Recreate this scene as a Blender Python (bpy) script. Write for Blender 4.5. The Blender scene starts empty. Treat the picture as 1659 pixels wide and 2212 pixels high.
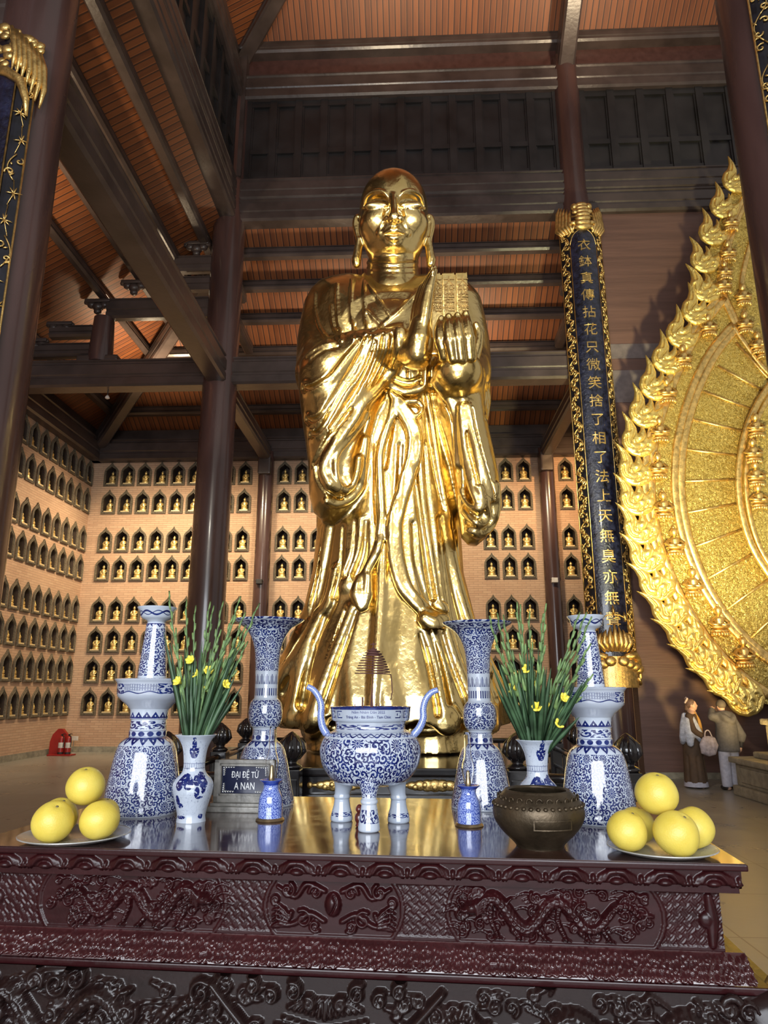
import bpy, bmesh, math, random
import numpy as np
from math import sin, cos, tan, pi, radians, sqrt, atan2
from mathutils import Vector, Matrix
from mathutils.geometry import tessellate_polygon

SC = bpy.context.scene
COL = SC.collection
RND = random.Random(7)

# ------------------------------------------------------------------ camera
FPX, PITCH, YAW, EYE = 1534.0, radians(14.2), radians(2.37), 1.7
cd = bpy.data.cameras.new('camera'); cam = bpy.data.objects.new('camera', cd); COL.objects.link(cam)
cam.location = (0, 0, EYE); cam.rotation_euler = (pi/2 + PITCH, 0, YAW)
cd.sensor_fit = 'HORIZONTAL'; cd.sensor_width = 36.0; cd.lens = 36.0*FPX/1659.0
cd.clip_end = 200; cd.clip_start = 0.05
SC.camera = cam

# ------------------------------------------------------------------ view, world
SC.view_settings.view_transform = 'Standard'; SC.view_settings.look = 'None'
SC.view_settings.exposure = 0.6; SC.view_settings.gamma = 1.0; SC.view_settings.use_curve_mapping = False
W = bpy.data.worlds.new('world'); SC.world = W; W.use_nodes = True
bg = W.node_tree.nodes['Background']; bg.inputs[0].default_value = (1.0, 0.95, 0.90, 1); bg.inputs[1].default_value = 0.30

# ------------------------------------------------------------------ lights of the hall
def aim(o, tgt):
    o.rotation_euler = (Vector(tgt) - o.location).to_track_quat('-Z', 'Y').to_euler()
def area(name, loc, tgt, power, col, sx, sy=None):
    d = bpy.data.lights.new(name, 'AREA'); d.energy = power; d.color = col; d.size = sx
    if sy: d.shape = 'RECTANGLE'; d.size_y = sy
    o = bpy.data.objects.new(name, d); COL.objects.link(o); o.location = loc; aim(o, tgt); return o
def spot(name, loc, tgt, power, col, ang, blend=0.7, r=0.15):
    d = bpy.data.lights.new(name, 'SPOT'); d.energy = power; d.color = col; d.spot_size = radians(ang); d.spot_blend = blend; d.shadow_soft_size = r
    o = bpy.data.objects.new(name, d); COL.objects.link(o); o.location = loc; aim(o, tgt); return o
# daylight through the entrance doors behind the visitor
area('entrance_daylight', (-1.0, -7.0, 4.0), (0, 6, 2.5), 1200, (0.88, 0.93, 1.0), 9, 5)
# floodlights on the tie beams aimed at the big figure
spot('figure_floodlight', (-2.6, 1.5, 8.5), (-0.4, 9.2, 6.0), 1250, (1.0, 0.94, 0.78), 60, 0.8, 0.35)
spot('figure_floodlight', (2.8, 1.5, 8.5), (-0.2, 9.2, 6.0), 1150, (1.0, 0.94, 0.78), 60, 0.8, 0.35)
spot('figure_floodlight', (-0.3, 3.2, 2.4), (-0.3, 9.0, 8.5), 700, (1.0, 0.90, 0.68), 60, 0.8, 0.3)
# warm wall washers along the brick walls
for x in (-8.0, -5.8, -2.6, 2.4):
    spot('wall_washer', (x, 17.3, 8.2), (x, 21.3, 4.6), 760, (1.0, 0.82, 0.54), 100, 0.9, 0.2)
for y in (19.0, 14.5):
    spot('wall_washer', (-6.6, y, 8.3), (-10.2, y, 4.4), 620, (1.0, 0.80, 0.52), 100, 0.9, 0.2)
spot('gallery_lamp', (4.9, 18.0, 8.3), (4.9, 21.3, 7.6), 420, (1.0, 0.62, 0.28), 80, 0.9, 0.1)
# floodlights on the gilded halo
spot('halo_floodlight', (4.2, 9.2, 3.0), (6.6, 14.3, 6.6), 2800, (1.0, 0.92, 0.50), 80, 0.7, 0.2)
spot('halo_floodlight', (5.6, 11.4, 0.9), (6.2, 14.3, 3.0), 420, (1.0, 0.70, 0.26), 90, 0.8, 0.15)
# glow of the hall lamps on the roof boards
for (x, y) in ((-7.4, 11.0), (-1.8, 17.6), (1.6, 17.6), (-7.2, 17.6), (-0.6, 11.5), (4.8, 12.0)):
    spot('roof_uplight', (x, y, 9.5 if abs(y-17.6) < .1 or x < -5 else 14.8), (x, y + (0.6 if y > 15 else -.3), 20.0), (270 if y > 15 else 800) if x > -5 else 330, (1.0, 0.78, 0.50), 150, 0.9, 0.2)

# ------------------------------------------------------------------ picture <-> place
def ray(px, py):
    u = (px-829.5)/FPX; v = (1106-py)/FPX
    y = cos(PITCH) - v*sin(PITCH); z = sin(PITCH) + v*cos(PITCH)
    return np.array([u*cos(YAW) - y*sin(YAW), u*sin(YAW) + y*cos(YAW), z])
CAMO = np.array([0, 0, EYE])
def PY(px, py, Y): r = ray(px, py); return CAMO + r*(Y/r[1])
def PX(px, py, X): r = ray(px, py); return CAMO + r*(X/r[0])
def PZ(px, py, Z): r = ray(px, py); return CAMO + r*((Z-EYE)/r[2])
def proj(p):
    d = np.asarray(p, float) - CAMO
    x = d[0]*cos(YAW) + d[1]*sin(YAW); y = -d[0]*sin(YAW) + d[1]*cos(YAW)
    f = y*cos(PITCH) + d[2]*sin(PITCH); up = -y*sin(PITCH) + d[2]*cos(PITCH)
    return 829.5 + FPX*x/f, 1106 - FPX*up/f
def mpp(px, py, Y):
    return float(np.linalg.norm(PY(px+1, py, Y) - PY(px, py, Y)))

# ------------------------------------------------------------------ objects
def props(o, label=None, cat=None, group=None, kind=None):
    if label: o['label'] = label
    if cat: o['category'] = cat
    if group: o['group'] = group
    if kind: o['kind'] = kind
    return o
def empty(name, loc, label, cat, group=None, rz=0.0, kind=None):
    o = bpy.data.objects.new(name, None); COL.objects.link(o); o.location = loc; o.rotation_euler = (0, 0, rz)
    o.empty_display_size = 0.1
    return props(o, label, cat, group, kind)
def mesh_obj(name, verts, faces, mat, parent=None, smooth=False):
    me = bpy.data.meshes.new(name); me.from_pydata([tuple(map(float, v)) for v in verts], [], [tuple(map(int, f)) for f in faces])
    return link_mesh(name, me, mat, parent, smooth)
def link_mesh(name, me, mat, parent=None, smooth=False):
    me.update()
    if smooth: me.polygons.foreach_set('use_smooth', [True]*len(me.polygons))
    for m in (mat if isinstance(mat, (list, tuple)) else [mat]): me.materials.append(m)
    o = bpy.data.objects.new(name, me); COL.objects.link(o)
    if parent is not None: o.parent = parent
    return o
def copy_thing(src, loc=None, rot=None, label=None, group=None, scale=None):
    r = src.copy(); COL.objects.link(r)
    if loc is not None: r.location = loc
    if rot is not None: r.rotation_euler = rot
    if scale is not None: r.scale = scale
    if label: r['label'] = label
    if group: r['group'] = group
    for ch in list(src.children):
        c = ch.copy(); COL.objects.link(c); c.parent = r
        for g in list(ch.children):
            d = g.copy(); COL.objects.link(d); d.parent = c
    return r

class MB:
    """collects shapes into one mesh"""
    def __init__(s): s.v = []; s.f = []
    def add(s, v, f):
        b = len(s.v); s.v += [tuple(p) for p in v]; s.f += [tuple(i+b for i in q) for q in f]; return s
    def box(s, x0, x1, y0, y1, z0, z1):
        return s.add([(x0,y0,z0),(x1,y0,z0),(x1,y1,z0),(x0,y1,z0),(x0,y0,z1),(x1,y0,z1),(x1,y1,z1),(x0,y1,z1)],
                     [(0,3,2,1),(4,5,6,7),(0,1,5,4),(1,2,6,5),(2,3,7,6),(3,0,4,7)])
    def bbox(s, x0, x1, y0, y1, z0, z1, b=0.02):
        """box with chamfered edges"""
        bm = bmesh.new(); bmesh.ops.create_cube(bm, size=1.0)
        for v in bm.verts: v.co = ((x0+x1)/2 + v.co.x*(x1-x0), (y0+y1)/2 + v.co.y*(y1-y0), (z0+z1)/2 + v.co.z*(z1-z0))
        bmesh.ops.bevel(bm, geom=bm.edges[:], offset=b, segments=2, affect='EDGES', profile=0.6)
        bm.verts.index_update(); s.add([v.co[:] for v in bm.verts], [[v.index for v in f.verts] for f in bm.faces]); bm.free(); return s
    def lathe(s, prof, n=48, c=(0,0,0), cap=True, a0=0.0):
        """prof: (radius, z) from bottom to top"""
        b = len(s.v); m = len(prof)
        for (r, z) in prof:
            for i in range(n):
                a = a0 + 2*pi*i/n; s.v.append((c[0]+r*cos(a), c[1]+r*sin(a), c[2]+z))
        for j in range(m-1):
            for i in range(n):
                k = (i+1) % n
                s.f.append((b+j*n+i, b+j*n+k, b+(j+1)*n+k, b+(j+1)*n+i))
        if cap:
            s.f.append(tuple(b+i for i in reversed(range(n)))); s.f.append(tuple(b+(m-1)*n+i for i in range(n)))
        return s
    def tube(s, pts, rad, n=10, cap=True, flat=1.0, up=(0,0,1)):
        """swept round bar; rad a number or one per point; flat squashes it along 'up' side"""
        P = [Vector(p) for p in pts]; m = len(P); b = len(s.v)
        R = rad if isinstance(rad, (list, tuple, np.ndarray)) else [rad]*m
        prev = None
        for i in range(m):
            t = (P[min(i+1, m-1)] - P[max(i-1, 0)]); t = t.normalized() if t.length > 1e-9 else Vector((0,0,1))
            if prev is None:
                u = Vector(up)
                if abs(u.dot(t)) > .95: u = Vector((1,0,0)) if abs(t.x) < .9 else Vector((0,1,0))
                n1 = (u - t*u.dot(t)).normalized()
            else:
                n1 = (prev - t*prev.dot(t)); n1 = n1.normalized() if n1.length > 1e-9 else prev
            prev = n1; n2 = t.cross(n1)
            for k in range(n):
                a = 2*pi*k/n; q = P[i] + n1*(cos(a)*R[i]*flat) + n2*(sin(a)*R[i]); s.v.append(tuple(q))
        for i in range(m-1):
            for k in range(n):
                l = (k+1) % n; s.f.append((b+i*n+k, b+i*n+l, b+(i+1)*n+l, b+(i+1)*n+k))
        if cap:
            s.f.append(tuple(b+k for k in reversed(range(n)))); s.f.append(tuple(b+(m-1)*n+k for k in range(n)))
        return s
    def sphere(s, c, r, nu=14, nv=9, sx=1, sy=1, sz=1):
        pr = [(max(1e-4, r*sin(pi*j/nv)), -r*cos(pi*j/nv)) for j in range(nv+1)]
        b = len(s.v); s.lathe(pr, nu, cap=False)
        for i in range(b, len(s.v)):
            x, y, z = s.v[i]; s.v[i] = (c[0]+x*sx, c[1]+y*sy, c[2]+z*sz)
        return s
    def prism(s, poly, o, ax, ay, az, d0, d1):
        """polygon (2D) in axes ax, ay at origin o, extruded along az from d0 to d1"""
        o, ax, ay, az = Vector(o), Vector(ax), Vector(ay), Vector(az); n = len(poly); b = len(s.v)
        for d in (d0, d1):
            for (x, y) in poly: s.v.append(tuple(o + ax*x + ay*y + az*d))
        tri = tessellate_polygon([[Vector((x, y, 0)) for x, y in poly]])
        for t in tri:
            s.f.append(tuple(b+i for i in t)); s.f.append(tuple(b+n+i for i in reversed(t)))
        for i in range(n):
            k = (i+1) % n; s.f.append((b+i, b+k, b+n+k, b+n+i))
        return s
    def sweep(s, prof, p0, p1, up=(0,0,1)):
        """closed profile (side, up) swept from p0 to p1"""
        p0, p1 = Vector(p0), Vector(p1); t = (p1-p0).normalized(); u = Vector(up); u = (u - t*u.dot(t)).normalized(); r = t.cross(u)
        b = len(s.v); n = len(prof)
        for p in (p0, p1):
            for (x, y) in prof: s.v.append(tuple(p + r*x + u*y))
        for i in range(n):
            k = (i+1) % n; s.f.append((b+i, b+k, b+n+k, b+n+i))
        s.f.append(tuple(b+i for i in reversed(range(n)))); s.f.append(tuple(b+n+i for i in range(n)))
        return s
    def map(s, fn): s.v = [tuple(fn(*p)) for p in s.v]; return s
    def build(s, name, mat, parent=None, smooth=False, recalc=True, auto=None):
        me = bpy.data.meshes.new(name); me.from_pydata([tuple(map(float, p)) for p in s.v], [], s.f)
        if recalc:
            bm = bmesh.new(); bm.from_mesh(me); bmesh.ops.recalc_face_normals(bm, faces=bm.faces[:]); bm.to_mesh(me); bm.free()
        if auto is not None:
            smooth = True
        o = link_mesh(name, me, mat, parent, smooth)
        if auto is not None:
            try: me.set_sharp_from_angle(angle=radians(auto))
            except Exception: pass
        return o

def catmull(P, n=8):
    P = [np.asarray(p, float) for p in P]
    if len(P) < 3: 
        return np.array([P[0] + (P[-1]-P[0])*i/n for i in range(n+1)])
    Q = [2*P[0]-P[1]] + P + [2*P[-1]-P[-2]]; out = []
    for i in range(1, len(Q)-2):
        a, b, c, d = Q[i-1], Q[i], Q[i+1], Q[i+2]
        for k in range(n):
            t = k/n; out.append(.5*((2*b) + (c-a)*t + (2*a-5*b+4*c-d)*t*t + (3*b-a-3*c+d)*t**3))
    out.append(P[-1]); return np.array(out)

# ------------------------------------------------------------------ node arithmetic
class X:
    def __init__(s, nt, v): s.nt = nt; s.v = v
    def _m(s, op, *a, clamp=False):
        n = s.nt.nodes.new('ShaderNodeMath'); n.operation = op; n.use_clamp = clamp
        for i, q in enumerate((s,)+a):
            q = q.v if isinstance(q, X) else q
            if isinstance(q, (int, float)): n.inputs[i].default_value = float(q)
            else: s.nt.links.new(q, n.inputs[i])
        return X(s.nt, n.outputs[0])
    def __add__(s, o): return s._m('ADD', o)
    __radd__ = __add__
    def __sub__(s, o): return s._m('SUBTRACT', o)
    def __rsub__(s, o): return X(s.nt, float(o))._m('SUBTRACT', s)
    def __mul__(s, o): return s._m('MULTIPLY', o)
    __rmul__ = __mul__
    def __truediv__(s, o): return s._m('DIVIDE', o)
    def __neg__(s): return s*-1
    def sin(s): return s._m('SINE')
    def cos(s): return s._m('COSINE')
    def abs(s): return s._m('ABSOLUTE')
    def floor(s): return s._m('FLOOR')
    def fract(s): return s._m('FRACT')
    def sqrt(s): return s._m('SQRT')
    def min(s, o): return s._m('MINIMUM', o)
    def max(s, o): return s._m('MAXIMUM', o)
    def gt(s, o): return s._m('GREATER_THAN', o)
    def lt(s, o): return s._m('LESS_THAN', o)
    def atan2(s, o): return s._m('ARCTAN2', o)
    def pow(s, o): return s._m('POWER', o)
    def clamp(s): return s._m('ADD', 0.0, clamp=True)
    def band(s, a, b): return s.gt(a)*s.lt(b)
    def ramp(s, a, b):
        return ((s - a)*(1.0/(b-a))).clamp()
def new_mat(name):
    m = bpy.data.materials.new(name); m.use_nodes = True; nt = m.node_tree
    return m, nt, nt.nodes['Principled BSDF']
def coords(nt, kind='Object'):
    t = nt.nodes.new('ShaderNodeTexCoord'); sp = nt.nodes.new('ShaderNodeSeparateXYZ'); nt.links.new(t.outputs[kind], sp.inputs[0])
    return X(nt, sp.outputs[0]), X(nt, sp.outputs[1]), X(nt, sp.outputs[2]), t.outputs[kind]
def combine(nt, x, y, z=0.0):
    n = nt.nodes.new('ShaderNodeCombineXYZ')
    for i, q in enumerate((x, y, z)):
        if isinstance(q, X): q = q.v
        if isinstance(q, (int, float)): n.inputs[i].default_value = q
        else: nt.links.new(q, n.inputs[i])
    return n.outputs[0]
def noise(nt, vec, scale, detail=3.0, rough=.55, dist=0.0):
    n = nt.nodes.new('ShaderNodeTexNoise'); n.inputs['Scale'].default_value = scale; n.inputs['Detail'].default_value = detail
    n.inputs['Roughness'].default_value = rough; n.inputs['Distortion'].default_value = dist
    if vec is not None: nt.links.new(vec, n.inputs['Vector'])
    return X(nt, n.outputs[0])
def voronoi(nt, vec, scale, feature='F1', rnd=1.0, dim='3D'):
    n = nt.nodes.new('ShaderNodeTexVoronoi'); n.voronoi_dimensions = dim; n.feature = feature
    n.inputs['Scale'].default_value = scale; n.inputs['Randomness'].default_value = rnd
    if vec is not None: nt.links.new(vec, n.inputs['Vector'])
    return n
def mixc(nt, fac, a, b):
    n = nt.nodes.new('ShaderNodeMix'); n.data_type = 'RGBA'
    f = fac.v if isinstance(fac, X) else fac
    if isinstance(f, (int, float)): n.inputs[0].default_value = f
    else: nt.links.new(f, n.inputs[0])
    for i, c in ((6, a), (7, b)):
        if isinstance(c, tuple): n.inputs[i].default_value = (*c, 1) if len(c) == 3 else c
        else: nt.links.new(c, n.inputs[i])
    return n.outputs[2]
def bump(nt, bsdf, h, dist=.01, strength=1.0):
    b = nt.nodes.new('ShaderNodeBump'); b.inputs['Distance'].default_value = dist; b.inputs['Strength'].default_value = strength
    nt.links.new(h.v if isinstance(h, X) else h, b.inputs['Height']); nt.links.new(b.outputs[0], bsdf.inputs['Normal'])
def setc(nt, bsdf, c):
    if isinstance(c, tuple): bsdf.inputs['Base Color'].default_value = (*c, 1)
    else: nt.links.new(c, bsdf.inputs['Base Color'])
def setr(nt, bsdf, r):
    if isinstance(r, X): nt.links.new(r.v, bsdf.inputs['Roughness'])
    else: bsdf.inputs['Roughness'].default_value = r

def m_simple(name, col, rough=.5, metal=0.0, var=.15, scale=6.0, bumpd=0.0, bscale=None, coat=0.0, stretch=None):
    m, nt, b = new_mat(name); x, y, z, vec = coords(nt)
    if stretch: vec = combine(nt, x*stretch[0], y*stretch[1], z*stretch[2])
    n = noise(nt, vec, scale)
    dark = tuple(c*(1-var*1.6) for c in col); lite = tuple(min(1, c*(1+var)) for c in col)
    setc(nt, b, mixc(nt, n.ramp(.3, .7), dark, lite)); setr(nt, b, (n*.2 + (rough-.1)).clamp())
    b.inputs['Metallic'].default_value = metal; b.inputs['Coat Weight'].default_value = coat; b.inputs['Coat Roughness'].default_value = .08
    if bumpd: bump(nt, b, noise(nt, vec, bscale or scale*3), bumpd)
    return m

M = {}
M['wood_dark'] = m_simple('dark_lacquered_wood', (.060, .042, .037), .32, var=.22, scale=1.6, bumpd=.004, bscale=9, stretch=(1,1,1))
M['wood_column'] = m_simple('brown_lacquered_column', (.066, .034, .030), .26, var=.22, scale=1.2, coat=.25, stretch=(2,2,.4))
M['wood_panel'] = m_simple('soot_dark_panel', (.022, .019, .019), .45, var=.35, scale=1.1)
M['wood_wall'] = m_simple('brown_plank_wall', (.135, .070, .054), .5, var=.13, scale=1.0, bumpd=.004, bscale=4, stretch=(.6,1,9))
M['black_lacquer'] = m_simple('black_lacquer', (.010, .008, .009), .16, var=.3, scale=5, coat=.4)
M['stone'] = m_simple('grey_stone', (.26, .23, .17), .75, var=.2, scale=7, bumpd=.01, bscale=20)
M['niche_frame'] = m_simple('weathered_niche_stone', (.135, .105, .066), .65, var=.35, scale=30, bumpd=.006, bscale=60)
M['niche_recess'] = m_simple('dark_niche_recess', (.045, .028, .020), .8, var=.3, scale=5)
M['bronze'] = m_simple('aged_bronze', (.085, .062, .038), .42, metal=.75, var=.25, scale=14, bumpd=.0015, bscale=70)
M['gold_small'] = m_simple('gilt_small_figure', (.86, .62, .24), .36, metal=.7, var=.12, scale=18)
M['gold_trim'] = m_simple('gilt_ornament', (.78, .53, .19), .33, metal=.9, var=.22, scale=14, bumpd=.004, bscale=50)
M['pale_plate'] = m_simple('pale_metal_plate', (.52, .52, .50), .25, metal=.5, var=.1, scale=10)
M['brass'] = m_simple('old_brass', (.42, .31, .17), .35, metal=.9, var=.2, scale=30)

# gold leaf of the big statue
def m_goldleaf():
    m, nt, b = new_mat('gold_leaf'); x, y, z, vec = coords(nt)
    v = voronoi(nt, vec, 4.2, 'F1', .25); sep = nt.nodes.new('ShaderNodeSeparateColor'); nt.links.new(v.outputs['Color'], sep.inputs[0])
    tile = X(nt, sep.outputs[0]); n = noise(nt, vec, 2.2, 5); n2 = noise(nt, vec, 22, 3)
    f = (tile*.15 + n*.9 - .03).clamp()
    setc(nt, b, mixc(nt, f, (.58, .40, .12), (.86, .68, .33)))
    setr(nt, b, (n2*.10 + tile*.04 + .145).clamp()); b.inputs['Metallic'].default_value = 1.0
    bump(nt, b, n2*.5 + noise(nt, vec, 6, 2), .012, .5)
    return m
M['gold'] = m_goldleaf()
def m_repousse():
    m, nt, b = new_mat('hammered_gilt_relief'); x, y, z, vec = coords(nt)
    w = noise(nt, vec, 3.0, 2)
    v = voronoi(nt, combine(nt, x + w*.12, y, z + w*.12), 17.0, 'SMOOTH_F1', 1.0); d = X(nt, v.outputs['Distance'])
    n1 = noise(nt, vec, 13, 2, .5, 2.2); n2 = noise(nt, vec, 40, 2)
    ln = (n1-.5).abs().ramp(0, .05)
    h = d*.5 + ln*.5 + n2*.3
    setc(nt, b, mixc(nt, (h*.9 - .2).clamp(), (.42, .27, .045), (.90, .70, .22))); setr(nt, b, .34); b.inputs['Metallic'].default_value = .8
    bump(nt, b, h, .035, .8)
    return m
M['repousse'] = m_repousse()

# ------------------------------------------------------------------ the hall
XL, XR, YF, YM, YB, XW = -4.56, 4.12, 7.0, 15.5, 21.3, -10.2
def m_brick(name, horiz):
    m, nt, b = new_mat(name); x, y, z, vec = coords(nt)
    t = nt.nodes.new('ShaderNodeTexBrick'); t.inputs['Scale'].default_value = 1.0; t.inputs['Brick Width'].default_value = .26; t.inputs['Row Height'].default_value = .068
    t.inputs['Mortar Size'].default_value = .006; t.inputs['Mortar Smooth'].default_value = .3; t.inputs['Bias'].default_value = -.2
    t.inputs['Color1'].default_value = (.455, .275, .170, 1); t.inputs['Color2'].default_value = (.535, .345, .220, 1); t.inputs['Mortar'].default_value = (.39, .25, .165, 1)
    u = x if horiz == 'x' else y
    nt.links.new(combine(nt, u, z, 0.0), t.inputs['Vector'])
    n = noise(nt, vec, .5, 4); st = noise(nt, combine(nt, u*.7, z*2.2, 0.0), 1.1, 4)
    c = mixc(nt, n.ramp(.35, .7)*.35, t.outputs['Color'], (.58, .40, .27)); c = mixc(nt, st.ramp(.62, .8)*.3, c, (.26, .15, .095))
    setc(nt, b, c); setr(nt, b, .8); bump(nt, b, X(nt, t.outputs['Fac'])*-1 + noise(nt, vec, 40)*.3, .01)
    return m
M['brick_x'] = m_brick('brick_end_wall', 'x'); M['brick_y'] = m_brick('brick_side_wall', 'y')
def m_slats(name, along):
    """roof boarding: thin slats side by side, with dark gaps"""
    m, nt, b = new_mat(name); x, y, z, vec = coords(nt); u = x if along == 'x' else y
    p = u*(1/.155); i = p.floor(); fr = p.fract(); gap = fr.gt(.80); edge = fr.band(.70, .80)
    rn = (i*12.9898).sin()*43758.5; rn = rn.fract()
    n = noise(nt, combine(nt, x*(8 if along == 'x' else 1), y*(8 if along == 'y' else 1), z*1.5), 1.0, 4)
    c = mixc(nt, (rn*.5 + n*.9 - .2).clamp(), (.085, .023, .008), (.25, .078, .022)); c = mixc(nt, gap, c, (.05, .018, .010)); c = mixc(nt, edge, c, (.26, .088, .028))
    setc(nt, b, c); setr(nt, b, .55); bump(nt, b, gap*-1 + n*.2, .02)
    return m
M['slat_x'] = m_slats('roof_slats_across', 'x'); M['slat_y'] = m_slats('roof_slats_side', 'y')
def m_floor():
    m, nt, b = new_mat('stone_floor_tiles'); x, y, z, vec = coords(nt); s = 1/1.15
    u = (x*s).fract(); v = (y*s).fract(); g = (u.lt(.012)).max(v.lt(.012))
    i = ((x*s).floor()*7.13 + (y*s).floor()*3.71).sin()*437.5; i = i.fract()
    n = noise(nt, vec, 1.3, 5, .6)
    c = mixc(nt, (n*.9 + i*.25 - .15).clamp(), (.205, .187, .158), (.33, .308, .265)); c = mixc(nt, g, c, (.15,.125,.10))
    setc(nt, b, c); setr(nt, b, (n*.25 + .18).clamp()); bump(nt, b, noise(nt, vec, 5, 2), .004, .4)
    return m
M['floor'] = m_floor()
def structure(o, label, cat='building'): return props(o, label, cat, None, 'structure')
structure(MB().box(-11, 13, -9, 22.2, -.2, 0).build('floor', M['floor']), 'grey brown stone tiled floor of the temple hall', 'floor')

# --- brick walls pierced by rows of niches
ROWS = [8.02, 7.11, 5.89, 4.99, 3.72, 2.83, 1.94, 1.03]
ORD = ['first','second','third','fourth','fifth','sixth','seventh','eighth','ninth','tenth','eleventh','twelfth','thirteenth','fourteenth']
def ogee(w, h0, h1, dx=0):
    R = [(w,0),(w,h0),(w*.97,h0+(h1-h0)*.2),(w*.84,h0+(h1-h0)*.38),(w*.62,h0+(h1-h0)*.54),(w*.36,h0+(h1-h0)*.68),(w*.15,h0+(h1-h0)*.82)]
    return R + [(0,h1)] + [(-x, y) for x, y in reversed(R)]
OUT = ogee(.225, .43, .80); MID = [(x, y+.03) for x, y in ogee(.192, .42, .70)]; INN = [(x, y+.065) for x, y in ogee(.164, .40, .605)]
def pierced(name, mat, org, ud, u0, u1, z0, z1, cols, pitch, label):
    org, ud = np.array(org, float), np.array(ud, float); mb = MB()
    def P(u, z): return tuple(org + ud*u + np.array([0, 0, z]))
    def quad(a, b, c, d):
        if b-a > 1e-4 and d-c > 1e-4: mb.add([P(a,c), P(b,c), P(b,d), P(a,d)], [(0,1,2,3)])
    rect = [(-pitch/2,-.04),(pitch/2,-.04),(pitch/2,.85),(-pitch/2,.85)]
    tri = tessellate_polygon([[Vector((x, y, 0)) for x, y in rect], [Vector((x, y, 0)) for x, y in MID]]); pts = rect + MID
    zc = z0
    for zr in sorted(ROWS):
        quad(u0, u1, zc, zr-.04); uc = u0
        for c in sorted(cols):
            quad(uc, c-pitch/2, zr-.04, zr+.85); uc = c+pitch/2
            mb.add([P(c+x, zr+y) for x, y in pts], tri)
        quad(uc, u1, zr-.04, zr+.85); zc = zr+.85
    quad(u0, u1, zc, z1)
    o = structure(mb.build(name, mat, recalc=False), label, 'wall'); return o
cols_back = [-9.576+.538*i for i in range(9)] + [-4.017, -3.474, -2.931] + [2.376, 2.919, 3.476] + [4.759, 5.30]
cols_left = [21.03-.553*i for i in range(14)]
pierced('wall_back', M['brick_x'], (0, YB, 0), (1,0,0), XW, 7.0, 0, 8.95, cols_back, .52, 'pinkish brick back wall with rows of arched niches behind the statue')
pierced('wall_left', M['brick_y'], (XW, 0, 0), (0,1,0), -3.0, YB, 0, 8.95, cols_left, .52, 'brick side wall with rows of arched niches')
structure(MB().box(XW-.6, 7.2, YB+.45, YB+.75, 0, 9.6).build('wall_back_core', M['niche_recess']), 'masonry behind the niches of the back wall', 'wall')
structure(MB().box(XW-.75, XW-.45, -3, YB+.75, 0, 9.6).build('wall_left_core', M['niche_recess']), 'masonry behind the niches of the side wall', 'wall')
structure(MB().box(XW+.003, XW+.04, -3, YB-.03, 0, .16).build('baseboard_left', M['stone']), 'dull stone skirting at the foot of the side wall', 'baseboard')
structure(MB().box(XW+.04, 3.9, YB-.03, YB-.003, 0, .16).build('baseboard_back', M['stone']), 'dull stone skirting at the foot of the back wall', 'baseboard')
# plank wall behind the gilded halo
structure(MB().box(XR+.53, 13, YM-.06, YM+.3, 0, 13.2).build('wall_inner', M['wood_wall']), 'dark brown plank wall behind the gilded halo', 'wall')
structure(MB().box(XR+.53, 13, YM-.10, YM-.061, 0, .12).build('baseboard_inner', M['stone']), 'pale skirting at the foot of the plank wall', 'baseboard')
structure(MB().box(XR+.54, 9.0, YM-.075, YM-.061, 9.25, 9.62).box(XR+.54, 9.0, YM-.075, YM-.061, 8.15, 8.95).build('trim_1', m_simple('greyed_wood_band', (.17,.135,.13), .4)), 'greyish band across the plank wall', 'trim')

# --- niches and statuettes
M['ledge'] = m_simple('pale_gilt_ledge', (.72,.56,.30), .45, metal=.2, var=.1, scale=20)
def make_niche():
    t = empty('arched_niche', (0,0,-50), 'arched niche', 'niche')
    n = len(OUT); fr = MB(); tri = tessellate_polygon([[Vector((x, y, 0)) for x, y in OUT], [Vector((x, y, 0)) for x, y in INN]])
    pts = OUT + INN
    fr.add([(x, -.05, y) for x, y in pts], tri); fr.add([(x, -.05, y) for x, y in OUT] + [(x, .0, y) for x, y in OUT], [(i, (i+1) % n, n+(i+1) % n, n+i) for i in range(n)])
    fr.add([(x, -.05, y) for x, y in INN] + [(x, -.012, y) for x, y in INN], [(i, n+i, n+(i+1) % n, (i+1) % n) for i in range(n)])
    q = [(x*.86, y*.93+.02) for x, y in OUT]; q2 = [(x*.80, y*.90+.028) for x, y in OUT]     # raised fillet round the arch
    fr.add([(x, -.05, y) for x, y in q] + [(x, -.066, y) for x, y in [((a+c)/2, (b+d)/2) for (a, b), (c, d) in zip(q, q2)]] + [(x, -.05, y) for x, y in q2],
           [(i, (i+1) % n, n+(i+1) % n, n+i) for i in range(n)] + [(n+i, n+(i+1) % n, 2*n+(i+1) % n, 2*n+i) for i in range(n)])
    fr.build('frame', M['niche_frame'], t, recalc=False)
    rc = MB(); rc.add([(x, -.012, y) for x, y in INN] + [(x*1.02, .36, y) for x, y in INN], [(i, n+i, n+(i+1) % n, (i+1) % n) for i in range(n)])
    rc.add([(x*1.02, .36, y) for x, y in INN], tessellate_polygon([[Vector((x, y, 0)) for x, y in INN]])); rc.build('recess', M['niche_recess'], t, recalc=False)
    MB().bbox(-.135, .135, -.045, .16, .066, .104, .006).build('ledge', M['ledge'], t)
    return t
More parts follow.
